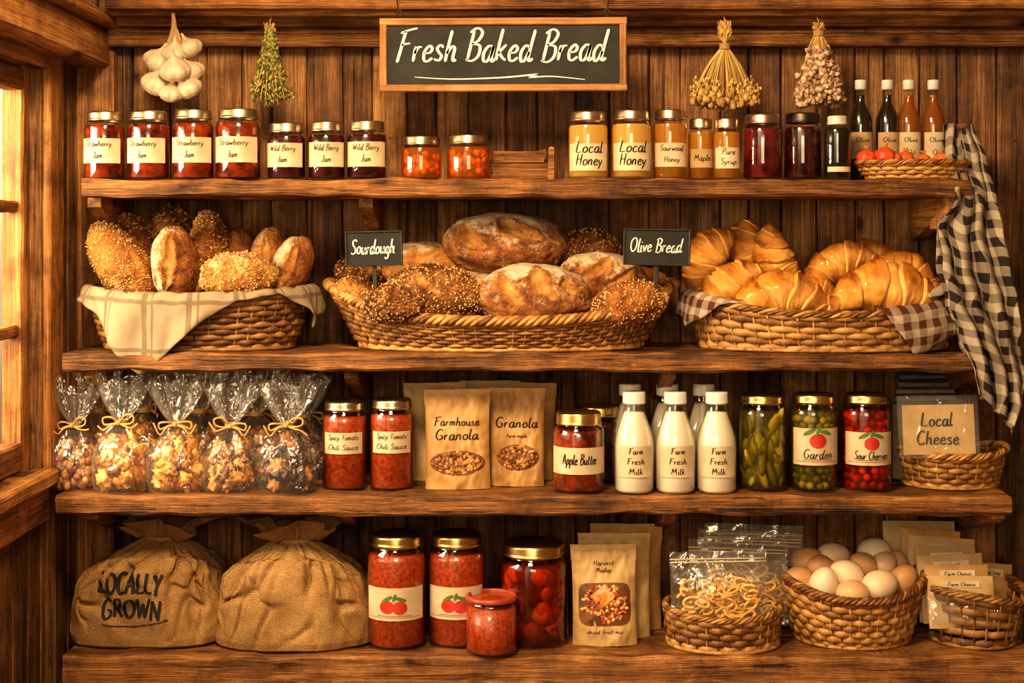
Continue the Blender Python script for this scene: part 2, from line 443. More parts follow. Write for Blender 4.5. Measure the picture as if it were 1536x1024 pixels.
c = b.ramp(b.math('ADD', b.math('MULTIPLY', h, .5), b.math('MULTIPLY', n4, .5)), [(.44, (.09, .04, .013)), (.66, (.33, .175, .065)), (.88, (.56, .34, .15))])
BURLAP = b.done(b.bsdf(c, .9, 0, b.bump(h, .7, .0025), .1))
def nuts(name, stops):
    b = NB(name); a = b.attr('a'); n = b.noise(b.coord(), 90, 5, .65)
    f = b.math('ADD', a, b.math('MULTIPLY', b.math('SUBTRACT', n, .5), .6)); c = b.ramp(f, stops)
    return b.done(b.bsdf(c, .42, 0, b.bump(n, .5, .003)))
N_GOLD = nuts('cookie_golden', [(.0, (.14, .04, .006)), (.35, (.44, .16, .022)), (.7, (.68, .33, .06)), (1, (.76, .46, .13))])
N_NUT = nuts('cookie_brown', [(.0, (.06, .017, .005)), (.4, (.27, .09, .02)), (.8, (.48, .21, .05)), (1, (.60, .32, .10))])
N_DARK = nuts('cookie_choc', [(.0, (.014, .006, .003)), (.4, (.08, .022, .009)), (.62, (.20, .065, .02)), (.85, (.42, .17, .04)), (1, (.60, .31, .09))])
N_CMIX = nuts('cookie_mix', [(.0, (.02, .008, .004)), (.3, (.20, .065, .013)), (.6, (.50, .21, .035)), (1, (.70, .40, .11))])
N_MIX = nuts('trail_mix', [(.0, (.10, .02, .01)), (.3, (.45, .06, .02)), (.6, (.65, .25, .04)), (1, (.80, .55, .2))])
PICK = nuts('pickle', [(.0, (.05, .065, .008)), (.5, (.24, .22, .028)), (1, (.58, .47, .10))])
CHER = nuts('red_berries', [(.0, (.16, .005, .003)), (.6, (.52, .04, .006)), (1, (.80, .22, .02))])
MEAT = nuts('mixed_preserve', [(.0, (.08, .008, .003)), (.5, (.30, .045, .01)), (.85, (.52, .18, .04)), (1, (.72, .50, .24))])

# ---------------------------------------------------------------- stroke font
G = {
'a': (.52, [[(.42,.46),(.24,.5),(.07,.3),(.10,.05),(.24,.0),(.36,.16),(.44,.5)], [(.44,.5),(.42,.15),(.48,.0),(.60,.09)]]),
'b': (.5, [[(.12,1),(.08,.5),(.08,.05)], [(.08,.3),(.25,.5),(.42,.35),(.38,.08),(.2,0),(.08,.08)]]),
'c': (.44, [[(.4,.4),(.25,.5),(.08,.3),(.12,.06),(.28,0),(.44,.1)]]),
'd': (.54, [[(.4,.42),(.22,.5),(.06,.28),(.12,.01),(.26,.02),(.4,.3)], [(.50,1),(.44,.5),(.41,.12),(.48,.0),(.60,.09)]]),
'e': (.44, [[(.08,.26),(.3,.28),(.38,.4),(.25,.5),(.08,.32),(.1,.08),(.25,0),(.46,.12)]]),
'f': (.36, [[(.42,.9),(.28,1),(.18,.8),(.14,.3),(.12,-.05)], [(.02,.5),(.34,.52)]]),
'g': (.5, [[(.4,.4),(.22,.5),(.06,.28),(.15,.04),(.3,.08),(.4,.35)], [(.43,.48),(.41,0),(.34,-.28),(.18,-.34),(.04,-.22)]]),
'h': (.5, [[(.14,1),(.09,.5),(.07,0)], [(.08,.25),(.25,.48),(.38,.42),(.37,.15),(.42,.02),(.52,.07)]]),
'i': (.2, [[(.1,.48),(.08,.1),(.14,0),(.22,.05)], [(.12,.68),(.13,.72)]]),
'k': (.46, [[(.14,1),(.09,.5),(.07,0)], [(.4,.5),(.1,.22)], [(.14,.26),(.3,.1),(.48,0)]]),
'l': (.22, [[(.14,1),(.09,.5),(.09,.08),(.16,0),(.26,.06)]]),
'm': (.66, [[(.08,.48),(.06,0)], [(.06,.28),(.2,.49),(.3,.4),(.29,0)], [(.3,.28),(.44,.49),(.54,.4),(.53,.08),(.64,.03)]]),
'n': (.48, [[(.08,.48),(.06,0)], [(.07,.28),(.22,.49),(.36,.4),(.35,.08),(.46,.03)]]),
'o': (.46, [[(.25,.5),(.08,.35),(.1,.08),(.25,0),(.42,.15),(.4,.4),(.25,.5)]]),
'p': (.48, [[(.08,.48),(.07,0),(.04,-.36)], [(.08,.3),(.25,.5),(.42,.35),(.38,.08),(.2,0),(.08,.08)]]),
'r': (.36, [[(.08,.48),(.07,0)], [(.08,.25),(.2,.45),(.35,.46)]]),
's': (.4, [[(.36,.42),(.22,.5),(.1,.4),(.2,.27),(.34,.15),(.25,.01),(.04,.06)]]),
't': (.36, [[(.2,.85),(.15,.3),(.2,.02),(.36,.07)], [(.02,.52),(.38,.55)]]),
'u': (.5, [[(.07,.48),(.07,.15),(.18,0),(.32,.08),(.4,.3)], [(.43,.48),(.4,.12),(.46,.01),(.54,.06)]]),
'v': (.42, [[(.04,.48),(.1,.3),(.19,.01)], [(.19,.01),(.3,.3),(.4,.52)]]),
'w': (.6, [[(.04,.48),(.16,.01)], [(.16,.01),(.3,.4)], [(.3,.4),(.42,.01)], [(.42,.01),(.58,.5)]]),
'x': (.44, [[(.05,.48),(.4,0)], [(.4,.48),(.04,0)]]),
'y': (.46, [[(.05,.48),(.1,.2),(.22,.08)], [(.43,.5),(.25,.06),(.05,-.32)]]),
'F': (.6, [[(.2,.95),(.14,.5),(.06,-.05)], [(.0,.88),(.3,.97),(.68,1.04)], [(.12,.5),(.3,.54),(.48,.56)]]),
'B': (.62, [[(.18,.95),(.1,0)], [(.02,.88),(.3,1.02),(.54,.88),(.42,.62),(.16,.52)], [(.16,.52),(.52,.46),(.54,.15),(.3,-.02),(.02,.03)]]),
'S': (.56, [[(.54,.85),(.38,1),(.13,.85),(.2,.6),(.42,.42),(.48,.15),(.25,0),(.02,.1)]]),
'O': (.7, [[(.35,1),(.1,.8),(.06,.35),(.28,0),(.56,.2),(.64,.65),(.5,.95),(.33,1)]]),
'L': (.56, [[(.16,1),(.1,.5),(.06,.04)], [(.06,.04),(.3,.02),(.54,.06)]]),
'H': (.66, [[(.14,1),(.08,0)], [(.56,1),(.5,0)], [(.1,.5),(.54,.54)]]),
'C': (.6, [[(.56,.85),(.38,1),(.12,.75),(.08,.3),(.28,0),(.58,.14)]]),
'A': (.66, [[(.04,0),(.3,1)], [(.3,1),(.42,.6),(.58,0)], [(.14,.36),(.5,.38)]]),
'M': (.8, [[(.06,0),(.16,1)], [(.16,1),(.36,.35)], [(.36,.35),(.6,1)], [(.6,1),(.68,0)]]),
'J': (.5, [[(.42,1),(.4,.3),(.28,0),(.06,.1)], [(.2,1),(.6,1)]]),
'G': (.66, [[(.58,.85),(.38,1),(.12,.75),(.08,.3),(.3,0),(.56,.15),(.56,.42)], [(.56,.42),(.34,.42)]]),
'P': (.58, [[(.14,1),(.08,0)], [(.12,.98),(.42,.98),(.5,.75),(.36,.52),(.12,.5)]]),
'T': (.6, [[(.3,1),(.26,0)], [(.0,.98),(.6,1.0)]]),
'Y': (.6, [[(.04,1),(.28,.5)], [(.58,1),(.28,.5),(.2,0)]]),
'R': (.62, [[(.14,1),(.08,0)], [(.12,.98),(.42,.98),(.5,.75),(.36,.52),(.12,.5)], [(.24,.5),(.58,0)]]),
'W': (.84, [[(.04,1),(.2,0)], [(.2,0),(.4,.7)], [(.4,.7),(.56,0)], [(.56,0),(.8,1)]]),
'N': (.7, [[(.08,0),(.12,1)], [(.12,1),(.56,0)], [(.56,0),(.6,1)]]),
' ': (.3, []), '.': (.2, [[(.08,.0),(.1,.04)]]),
}
def text(mb, st, fmap, cx, cz, size, w, mat, slant=.18, fit=None, jit=.02, n=4, sp=.06):
    adv = sum(G.get(c, (.5, []))[0]+sp for c in st)*size
    sx = 1.0
    if fit: sx = fit/adv
    x = cx-adv*sx/2
    for c in st:
        gw, strokes = G.get(c, (.5, [[(.1, .3), (.4, .3)]]))
        jz = (RN.random()-.5)*jit*size
        for stv in strokes:
            pts = catmull(stv, n)
            P = [V((x+(p[0]+p[1]*slant)*size*sx, cz+jz+p[1]*size)) for p in pts]
            vs = []; m = len(P)
            for i, p in enumerate(P):
                t = P[min(i+1, m-1)]-P[max(i-1, 0)]
                if t.length < 1e-9: t = V((1, 0))
                t.normalize(); nn = V((-t.y, t.x))
                wd_ = w*(.55+.6*abs(t.y))*(1.0 if 0 < i < m-1 else .55)
                for q in (p+nn*wd_/2, p-nn*wd_/2):
                    r = fmap(q.x, q.y)
                    vs.append(V(r))
            fs = [(2*i, 2*i+1, 2*i+3, 2*i+2) for i in range(m-1)]
            mb.add(vs, fs, mat, .5, 0, None, False)
        x += (gw+sp)*size*sx
def flatmap(y, x0=0, z0=0): return lambda x, z: (x0+x, y, z0+z)
def cylmap(r): return lambda x, z: (r*sin(x/r), -r*cos(x/r), z)
def raymap(bvh, off=.0008, yd=0.0):
    def f(x, z):
        h = bvh.ray_cast(V((x, -3, z)), V((0, 1, 0)))[0]
        return (x, (h.y if h else yd)-off, z)
    return f
def poly2d(mb, fmap, pts, mat, a=.5):
    c = (sum(p[0] for p in pts)/len(pts), sum(p[1] for p in pts)/len(pts))
    n = len(pts); vs = [V(fmap(*c))]
    for k in (.33, .67, 1.0):
        for p in pts: vs.append(V(fmap(lerp(c[0], p[0], k), lerp(c[1], p[1], k))))
    fs = [(0, 1+i, 1+(i+1) % n) for i in range(n)]
    for r_ in (0, 1): fs += [(1+r_*n+i, 1+(r_+1)*n+i, 1+(r_+1)*n+(i+1) % n, 1+r_*n+(i+1) % n) for i in range(n)]
    mb.add(vs, fs, mat, a)
def ell(cx, cz, rx, rz, n=20, rot=0):
    return [(cx+rx*cos(t)*cos(rot)-rz*sin(t)*sin(rot), cz+rx*cos(t)*sin(rot)+rz*sin(t)*cos(rot)) for t in [2*pi*i/n for i in range(n)]]

# ---------------------------------------------------------------- room
SH = [Z(268), Z(530), Z(744), Z(985)]
WX = X(50); YB = .30; XR = X(1665)
FLOORZ = 0.0; CEIL = 2.35; YF = -1.7
def room():
    mb = MB(); x = WX-.1
    while x < XR+.05:
        w = .058+.026*RN.random()
        yo = .004*RN.random()
        mb.board(x, x+w-.003, YB+yo, YB+.02+yo, 0, CEIL, 2, ch=.003, amp=.0012, seg=.08)
        for zz in (SH[0]+.09+.02*RN.random(), SH[1]+.12+.02*RN.random(), SH[0]+.32):
            mb.blob((x+w*.5, YB+yo-.0005, zz), (.0022, .001, .0022), None, 0, 1, 1, 1, .1)
        x += w
    mb.board(WX-.1, XR+.1, YB+.026, YB+.05, 0, CEIL, 0)
    mb.build('wall_back', [WALLZ, METAL])
    y1 = .045; y0 = -1.05
    zt = CZ+(350-103)*S*kk(y1); zb = CZ+(350-702)*S*kk(y1)
    mb = MB()
    for (ya, yb) in [(YF, y0), (y1, YB)]:
        y = ya
        while y < yb-.001:
            w = min(.085, yb-y)
            mb.board(WX-.07, WX, y, y+w-.002, 0, CEIL, 2, ch=.003, seg=.1)
            y += w
    y = y0
    while y < y1-.001:
        w = min(.085, y1-y)
        mb.board(WX-.07, WX, y, y+w-.002, 0, zb, 2, ch=.003, seg=.1)
        mb.board(WX-.07, WX, y, y+w-.002, zt, CEIL, 2, ch=.003, seg=.1)
        y += w
    mb.build('wall_left', [WALLZ])
    mb = MB()
    mb.board(WX+.001, WX+.018, y1, y1+.085, zb-.02, zt+.09, 2, mat=0)
    mb.board(WX+.001, WX+.018, y0-.085, y0, zb-.02, zt+.09, 2, mat=0)
    mb.board(WX+.001, WX+.02, y0-.1, y1, zt, zt+.085, 1, mat=1)
    gx = WX-.040
    mb.board(gx-.02, gx+.02, y1-.045, y1-.002, zb, zt, 2, mat=0)
    mb.board(gx-.02, gx+.02, y0+.002, y0+.045, zb, zt, 2, mat=0)
    mb.board(gx-.02, gx+.02, y0+.04, y1-.04, zt-.045, zt-.002, 1, mat=1)
    mb.board(gx-.02, gx+.02, y0+.04, y1-.04, zb+.002, zb+.055, 1, mat=1)
    for t in (1/3, 2/3):
        z = lerp(zb+.03, zt-.03, t); mb.board(gx-.012, gx+.012, y0+.04, y1-.04, z-.011, z+.011, 1, mat=1)
    for yy in (-.31, -.67):
        mb.board(gx-.012, gx+.012, yy-.011, yy+.011, zb+.04, zt-.04, 2, mat=0)
    mb.quadface([(gx, y0+.03, zb+.04), (gx, y1-.03, zb+.04), (gx, y1-.03, zt-.03), (gx, y0+.03, zt-.03)], 2)
    mb.board(WX-.03, WX+.035, y0-.1, y1+.0, zb-.03, zb, 1, mat=1, ch=.006)
    mb.board(WX+.001, WX+.016, y0-.08, y1+.0, zb-.10, zb-.032, 1, mat=1)
    mb.build('window_1', [TRZ, TRY, PANE])
    mb = MB(); mb.board(WX+.0, WX+.07, YF, YB-.01, Z(100, .25), Z(100, .25)+.075, 1, ch=.006)
    mb.board(WX+.0, WX+.095, YF, YB-.01, Z(100, .25)+.076, Z(100, .25)+.10, 1, ch=.004)
    mb.build('trim_1', [TRY])
    mb = MB(); mb.board(WX, WX+.078, YB-.035, YB-.001, 0, Z(75, .25), 2, ch=.005); mb.build('trim_2', [SHZ])
    mb = MB()
    x0 = WX+.097
    mb.board(WX+.07, XR, YB-.045, YB-.001, Z(70, .27), Z(42, .27), 0, ch=.004)
    mb.board(x0, XR, YB-.052, YB-.044, Z(50, .25), Z(45, .25), 0, ch=.003)
    mb.board(x0, XR, YB-.085, YB-.001, Z(41, .24), Z(26, .24), 0, ch=.006)
    mb.board(x0, XR, YB-.13, YB-.001, Z(25, .19), Z(13, .19), 0, ch=.004)
    mb.board(x0, XR, YB-.17, YB-.001, Z(12, .13), Z(-40, .13), 0, ch=.006)
    mb.build('trim_3', [SHX])
    mb = MB(); mb.board(XR, XR+.06, YF, YB+.02, 0, CEIL, 1, seg=.3); mb.build('wall_right', [WALLZ])
    mb = MB()
    x = WX-.1
    while x < XR+.05:
        mb.board(x, x+.118, YF, YB, -.03, 0, 1, seg=.3); x += .12
    mb.build('floor', [SHY])
    mb = MB(); x = WX-.1
    while x < XR+.05:
        mb.board(x, x+.148, YF, YB, CEIL, CEIL+.03, 1, seg=.3); x += .15
    mb.build('ceiling', [SHY])
room()
def bracket(mb, px, z, y0=.03, w=.026, h=.075):
    xa = X(px, .1)-w/2
    prof = [(YB-.002, z), (y0+.03, z), (y0+.03, z-.018), (y0+.06, z-.03), (YB-.05, z-h), (YB-.002, z-h-.01)]
    n = len(prof)
    vs = [V((xa, p[0], p[1])) for p in prof]+[V((xa+w, p[0], p[1])) for p in prof]
    fs = [tuple(range(n)), tuple(range(n, 2*n))[::-1]]+[(i, i+n, (i+1) % n+n, (i+1) % n) for i in range(n)]
    mb.add(vs, fs, 1, RN.random(), 0, None, False)
def shelves():
    spec = [(0, 122, 1457, .034, [150, 552, 1418]), (1, 93, 1490, .034, [150, 530, 1000, 1455]),
            (2, 83, 1518, .036, [145, 522, 1000, 1487]), (3, 93, 1560, .055, [])]
    for i, xa, xb, th, br in spec:
        mb = MB(); z = SH[i]
        mb.board(X(xa), X(xb), 0, .15, z-th, z-.0005, 0, ch=.005, amp=.003, seg=.014)
        mb.board(X(xa)+.004, X(xb)-.003, .152, YB-.003, z-th, z-.0005, 0, ch=.003, amp=.001, seg=.03)
        for p in br: bracket(mb, p, z-th)
        if i == 3:
            for p in (130, 820, 1500): mb.board(X(p)-.03, X(p)+.03, .02, YB-.01, 0, z-th, 2, mat=2, seg=.1)
            mb.board(X(100), X(1555), .025, .04, z-th-.09, z-th, 0)
        mb.build('wooden_shelf', [SHX, SHY, SHZ])
    mb = MB(); z = SH[0]-.034
    x1 = X(1440, .03)
    mb.prism([(x1, z), (x1, z-.022), (x1-.03, z-.06), (x1-.052, z-.06), (x1-.052, z-.048), (x1-.025, z-.015), (x1-.03, z)], .02, .05)
    mb.build('shelf_bracket', [SHZ])
shelves()

# ---------------------------------------------------------------- jars
def jar(name, px, top, w, y, sh, content, lid=BRASS, lab=None, lines=None, chunks=None, lidh=.14, neck=.84, fill=.8, open_top=False, fruit=None, labmat=None, ry=0, glass=None, tsize=None):
    k = kk(y); Rr = w*S*k/2; z0 = SH[sh]; H = Z(top, y)-z0
    mb = MB()
    ls = 1-lidh
    if open_top: ls = .95
    gp = [(0, .001), (Rr*.86, 0), (Rr*.97, Rr*.06), (Rr, Rr*.16), (Rr, H*(ls-.11)), (Rr*.97, H*(ls-.06)), (Rr*(neck+.03), H*(ls-.015)), (Rr*neck, H*ls), (Rr*neck, H*.97)]
    mb.lathe(gp, 44, 0, sharp=False)
    ch = min(fill, ls-.06)*H
    cr = Rr*.955
    if not chunks:
        cp = [(0, .004), (cr*.88, .004), (cr, Rr*.16), (cr, min(ch, H*(ls-.115)))]
        if ch > H*(ls-.1): cp += [(cr*.96, H*(ls-.065))]
        cp += [(0, cp[-1][1]+.0004)]
        mb.lathe(cp, 40, 1, sharp=False, a=RN.random())
    else:
        cm, kind = chunks
        mb.lathe([(0, .004), (cr*.88, .004), (cr, Rr*.16), (cr, H*(ls-.115)), (cr*.95, H*(ls-.07)), (0, H*(ls-.065))], 40, 1, sharp=False)
        n = 46
        if kind == 'sphere':
            r0 = Rr*.17; zc = r0+.004; row = 0
            while zc < H*(ls-.1):
                m = int(2*pi*.72*Rr/(r0*2.05))
                for i in range(m):
                    t = 2*pi*(i+.5*(row % 2))/m+RN.random()*.25
                    rr = Rr*(.66+.11*RN.random())
                    mb.blob((rr*cos(t), rr*sin(t), zc+RN.uniform(-.35, .35)*r0), r0*RN.uniform(.85, 1.1), None, .08, 2, 2, 5)
                zc += r0*1.8; row += 1
        else:
            for i in range(n*2):
                t = RN.random()*2*pi; zc = RN.uniform(.1, ls-.15)*H
                if kind == 'pickle': r3 = (Rr*.17, Rr*.17, Rr*RN.uniform(.3, .6)); rr = Rr*.72
                elif kind == 'small': r3 = (Rr*.16, Rr*.10, Rr*.15); rr = Rr*.78
                else: r3 = (Rr*.24, Rr*.13, Rr*.24); rr = Rr*.74
                rot = Euler((RN.uniform(-.5, .5), RN.uniform(-.5, .5) if kind == 'pickle' else RN.uniform(-2, 2), 0))
                c = V((rr*sin(t), -rr*cos(t), max(zc, r3[2]+.006)))
                M = Matrix.Rotation(t, 3, 'Z') @ rot.to_matrix()
                mb.blob(c, r3, M.to_euler(), .35, 2, 2, 5)
    if not open_top:
        a_, b_ = Rr*(neck+.03), Rr*(neck+.055)
        lp = [(a_*.97, H*(ls+.0)), (b_, H*(ls+.005)), (b_, H*(ls+.025)), (a_, H*(ls+.035)), (a_, H*.975), (a_*.95, H*.995), (a_*.85, H), (a_*.82, H*.994), (0, H*.994)]
        mb.lathe(lp, 48, 2, wob=lambda th, z: 1+(.006*cos(th*40) if H*(ls+.03) < z < H*.97 else 0))
    else:
        mb.lathe([(Rr*neck, H*.9), (Rr*1.0, H*.9), (Rr*1.02, H*.93), (Rr*1.0, H*.97), (Rr*.92, H), (Rr*.85, H*.985), (Rr*.85, H*.93)], 44, 2)
        mb.lathe([(Rr*.86, H*.93), (Rr*.5, H*.94), (0, H*.94)], 30, 1, sharp=False)
    mats = [glass or GLASS, content, lid, labmat or LABEL, INK, chunks[0] if chunks else content, REDP, LEAF]
    if lab:
        za, zb, ha = lab; rl = Rr*1.012
        def lf(u, v):
            t = (u-.5)*2*ha+.012*nz(v*9+px, u*2); z = lerp(za, zb, v)*H+.0006*nz(u*13, px)
            return V((rl*sin(t), -rl*cos(t), z))
        mb.surf(22, 6, lf, mat=3)
        fm = cylmap(rl+.0006)
        if lines:
            nL = len(lines); hh = (zb-za)*H; wid = min(2*ha*rl*.80, 1.42*rl)
            if fruit: hh *= .5
            for i, s_ in enumerate(lines):
                cz = za*H+hh*(1-(i+.72)/(nL+.15))
                sz = tsize*H if tsize else hh*.50/nL
                f = min(wid, len(s_)*sz*.56)
                text(mb, s_, fm, 0, cz, sz, sz*.11, 4, fit=f, n=3)
        if fruit:
            zc = lerp(za, zb, .42 if not lines else .66)*H; q = (zb-za)*H*.26
            for dx in ((-.9, .65) if fruit > 1 else (0,)):
                poly2d(mb, fm, ell(dx*q, zc-(.1*q if dx > 0 else 0), q*.9, q*.78), 6)
            fm2 = cylmap(rl+.001)
            poly2d(mb, fm2, ell(-.9*q, zc+q*.95, q*.75, q*.22, rot=.5), 7); poly2d(mb, fm2, ell(.7*q, zc+q*.95, q*.8, q*.22, rot=-.3), 7)
            poly2d(mb, fm2, ell(0, zc+q*1.1, q*.5, q*.18, rot=1.2), 7)
            for s_ in (0, 1):
                mb.surf(16, 2, lambda u, v: V(fm2((u-.5)*2*ha*rl*(.85-.3*s_), lerp(za, zb, .1+.05*s_+.012*v)*H)), mat=4 if s_ else 6)
    mb.build(name, mats, (X(px, y), y, z0), (0, 0, ry))

sj = ['Strawberry', 'Jam']
for px, top, w in ((157, 168, 60), (223, 167, 62), (290, 165, 62), (358, 164, 68)):
    jar('strawberry_jam_jar', px, top, w, .08, 0, JAM, BRASS, (.24, .60, 1.2), sj, ry=RN.uniform(-.1, .1))
for px, top, w in ((430, 185, 58), (490, 183, 56), (550, 182, 60)):
    jar('blackberry_jam_jar', px, top, w, .08, 0, JAMD, BRASS, (.22, .64, 1.15), ['Wild Berry', 'Jam'], lidh=.17, ry=RN.uniform(-.1, .1))
for px, top, w in ((632, 205, 62), (703, 203, 66)):
    jar('orange_preserve_jar', px, top, w, .09, 0, BRINEO, BRASS, None, chunks=(JAMO, 'small'), lidh=.2, neck=.86)
for px, top, w in ((882, 168, 60), (947, 166, 60)):
    jar('honey_jar', px, top, w, .04, 0, HONEY, BRASS, (.12, .52, 1.15), ['Local', 'Honey'], lidh=.14, fill=.8, tsize=.17)
jar('honey_jar', 1005, 165, 52, .07, 0, HONEYD, BRASS, (.18, .52, 1.15), ['Sourwood', 'Honey'], lidh=.14)
jar('syrup_jar', 1051, 178, 38, .09, 0, HONEYD, BRASS, (.2, .5, 1.1), ['Maple'], labmat=LABELK, lidh=.16, tsize=.10)
jar('syrup_jar', 1090, 178, 40, .06, 0, HONEYD, BRASS, (.18, .52, 1.1), ['Pure', 'Syrup'], lidh=.16, tsize=.10)
jar('cherry_preserve_jar', 1144, 172, 60, .08, 0, simple('jam_cherry', (.04, .002, .003), (.17, .01, .009), 40, .15, bump=.1, coat=.5), BRASS, None, lidh=.15)
jar('blackberry_jam_jar', 1204, 170, 58, .09, 0, JAMD, simple('black_lid', (.05, .035, .03), (.12, .09, .07), 30, .35, .9, bump=.05), None, lidh=.15)
for px, top in ((517, 600), (588, 597)):
    jar('chili_sauce_jar', px, top, 67, .09, 2, SAUCE, BRASS, (.42, .66, .95), ['Spicy Tomato', 'Chili Sauce'], lidh=.11, ry=RN.uniform(-.1, .1))
jar('apple_butter_jar', 868, 616, 77, .06, 2, JAM, GOLD, (.25, .58, 1.35), ['Apple Butter'], lidh=.16, tsize=.13)
jar('apple_butter_jar', 900, 607, 66, .17, 2, JAMD, GOLD, None, lidh=.14)
jar('pickle_jar', 1143, 590, 71, .08, 2, BRINE, GOLD, None, chunks=(PICK, 'pickle'), lidh=.1)
jar('olive_jar', 1220, 589, 71, .08, 2, BRINE, GOLD, (.28, .66, 1.15), ['Garden'], chunks=(PICK, 'sphere'), lidh=.1, fruit=1)
jar('cherry_jar', 1299, 589, 74, .08, 2, BRINER, GOLD, (.28, .62, 1.15), ['Sour Cherries'], chunks=(CHER, 'sphere'), lidh=.1, fruit=1)
for px, w, y in ((595, 89, .09), (685, 86, .10)):
    jar('tomato_preserve_jar', px, 798, w, y, 3, SAUCE, GOLD, (.27, .56, 1.1), None, lidh=.11, fruit=2, chunks=(SAUCEC, 'slice'))
jar('tomato_preserve_jar', 800, 811, 106, .11, 3, BRINER, GOLD, None, chunks=(MEAT, 'slice'), lidh=.13)
jar('tomato_paste_jar', 737, 890, 78, .035, 3, SAUCE, simple('red_lid', (.26, .035, .016), (.38, .065, .025), 30, .4, bump=.1), None, open_top=True)
jar('spice_shaker', 1256, 174, 40, .06, 0, BLACKL, simple('grey_cap', (.45, .42, .36), (.6, .56, .5), 30, .4, bump=.05), (.12, .2, 1.0), lidh=.14, neck=.7)

def lathe_obj(name, px, top, w, y, sh, gl, content, cap, prof, cprof, capp, lab=None, lines=None, z0=None, labmat=None, tf=.58):
    k = kk(y); z0 = SH[sh] if z0 is None else z0; H = Z(top, y)-z0; Rr = w*S*k/2
    mb = MB()
    mb.lathe([(a*Rr, b*H) for a, b in prof], 40, 0, sharp=False)
    mb.lathe([(a*Rr, b*H) for a, b in cprof], 36, 1, sharp=False)
    mb.lathe([(a*Rr, b*H) for a, b in capp], 36, 2)
    if lab:
        za, zb, ha = lab; rl = Rr*1.015
        mb.surf(20, 4, lambda u, v: V((rl*sin((u-.5)*2*ha), -rl*cos((u-.5)*2*ha), lerp(za, zb, v)*H)), mat=3)
        fm = cylmap(rl+.0005); n = len(lines); hh = (zb-za)*H
        for i, s_ in enumerate(lines):
            sz = hh*tf/n
            text(mb, s_, fm, 0, za*H+hh*(1-(i+.78)/(n+.1)), sz, sz*.14, 4, fit=min(1.4*rl, len(s_)*sz*.6), n=3, slant=.05)
    mb.build(name, [gl, content, cap, labmat or LABEL, INK], (X(px, y), y, z0), (0, 0, RN.uniform(-.05, .05)))
mp = [(0, .001), (.88, 0), (1, .03), (1, .46), (.96, .54), (.82, .64), (.64, .74), (.52, .82), (.48, .87), (.48, .9)]
mc = [(0, .01), (.86, .01), (.96, .04), (.96, .46), (.92, .54), (.78, .64), (.60, .74), (.48, .80), (0, .805)]
cp = [(.46, .88), (.56, .88), (.58, .9), (.57, .905), (.57, .985), (.54, 1), (0, 1)]
for px, top, y in ((951, 587, .05), (1013, 587, .05), (1075, 587, .05)):
    lathe_obj('milk_bottle', px, top, 60, y, 2, GLASS, MILK, CAPW, mp, mc, cp, (.17, .48, .95), ['Farm', 'Fresh', 'Milk'])
for px in (945, 1001, 1056):
    lathe_obj('milk_bottle', px, 575, 58, .16, 2, GLASS, MILK, CAPW, mp, mc, cp)
bp = [(0, .001), (.9, 0), (1, .02), (1, .55), (.95, .63), (.7, .70), (.42, .77), (.38, .82), (.38, .9), (.44, .905), (.44, .92), (.38, .93)]
bc = [(0, .005), (.88, .005), (.95, .03), (.95, .55), (.9, .63), (.66, .70), (.36, .77), (.33, .85), (0, .851)]
bcap = [(.38, .9), (.50, .905), (.50, .985), (.46, 1), (0, 1)]
SC = simple('grey_caps', (.50, .47, .42), (.66, .63, .58), 30, .35, bump=.05)
for px, cm in ((1291, BLACKL), (1331, BLACKL), (1363, OIL), (1400, OIL)):
    lathe_obj('oil_bottle', px, 120, 35, .15, 0, GLASS, cm, SC, bp, bc, bcap, (.22, .48, 1.1), ['Olive', 'Oil'], labmat=LABEL if cm is OIL else LABELK, tf=.36)

# ---------------------------------------------------------------- baskets
def basket(name, cx, cy, z0, rx, ry, hfn, taper, rows, N, th, mat, rimr=.006, matr=None, loose=1.0, amp=None, foot=True, base=True, pw=.7):
    mb = MB(); amp = amp or th*.9
    def rad(f): return lerp(taper, 1, max(f, 0)**pw)
    def pt(t, f, off=0):
        r = rad(f); return V(((rx*r+off)*cos(t), (ry*r+off)*sin(t), hfn(t)*f+.002))
    n = N*4
    for j in range(rows):
        f = (j+.5)/rows; ja = RN.random(); o = RN.random()*9
        vs = []; A = []
        m = 6
        for i in range(n):
            t = 2*pi*i/n
            off = amp*cos(t*N/2+pi*j)
            c = pt(t, f, off); hh = hfn(t)/rows*.56*loose
            c.z += hh*.4*nz(t*6+o, j)
            aa = ja*.6+.4*(.5+.5*nz(t*7+o, j*3.1))
            d = V((cos(t), sin(t), 0))
            for q in range(m):
                an = 2*pi*q/m
                vs.append(c+d*cos(an)*th+V((0, 0, sin(an)*hh))); A.append(aa)
        fs = [(i*m+q, i*m+(q+1) % m, ((i+1) % n)*m+(q+1) % m, ((i+1) % n)*m+q) for i in range(n) for q in range(m)]
        mb.add(vs, [f_[::-1] for f_ in fs], 0, A)
    for i in range(N):
        t = 2*pi*i/N
        mb.tube([pt(t, f) for f in [0, .2, .4, .6, .8, 1.0]], th*.75, 5, 0, a=RN.random())
    for ph in (0, pi, pi/2, 3*pi/2):
        P = []
        M = int(N*5); tw = int(N*.45)
        for i in range(M):
            t = 2*pi*i/M; an = tw*t+ph
            p = pt(t, 1.0, rimr*.75*cos(an)); p.z += rimr*.75*sin(an)+rimr*.2; P.append(p)
        mb.tube(P, rimr*.62, 6, 1, closed=True, a=RN.random()*.7)
    if foot:
        mb.tube([pt(2*pi*i/80, .02, th) for i in range(80)], th*1.5, 6, 1, closed=True, a=.6)
    if base:
        mb.surf(48, 6, lambda u, v: (V((rx*taper*v*cos(u*2*pi), ry*taper*v*sin(u*2*pi), .004)), .4, 0.0, (u, v)), cu=True, mat=0)
    mb.build(name, [mat, matr or mat], (cx, cy, z0))
    return pt
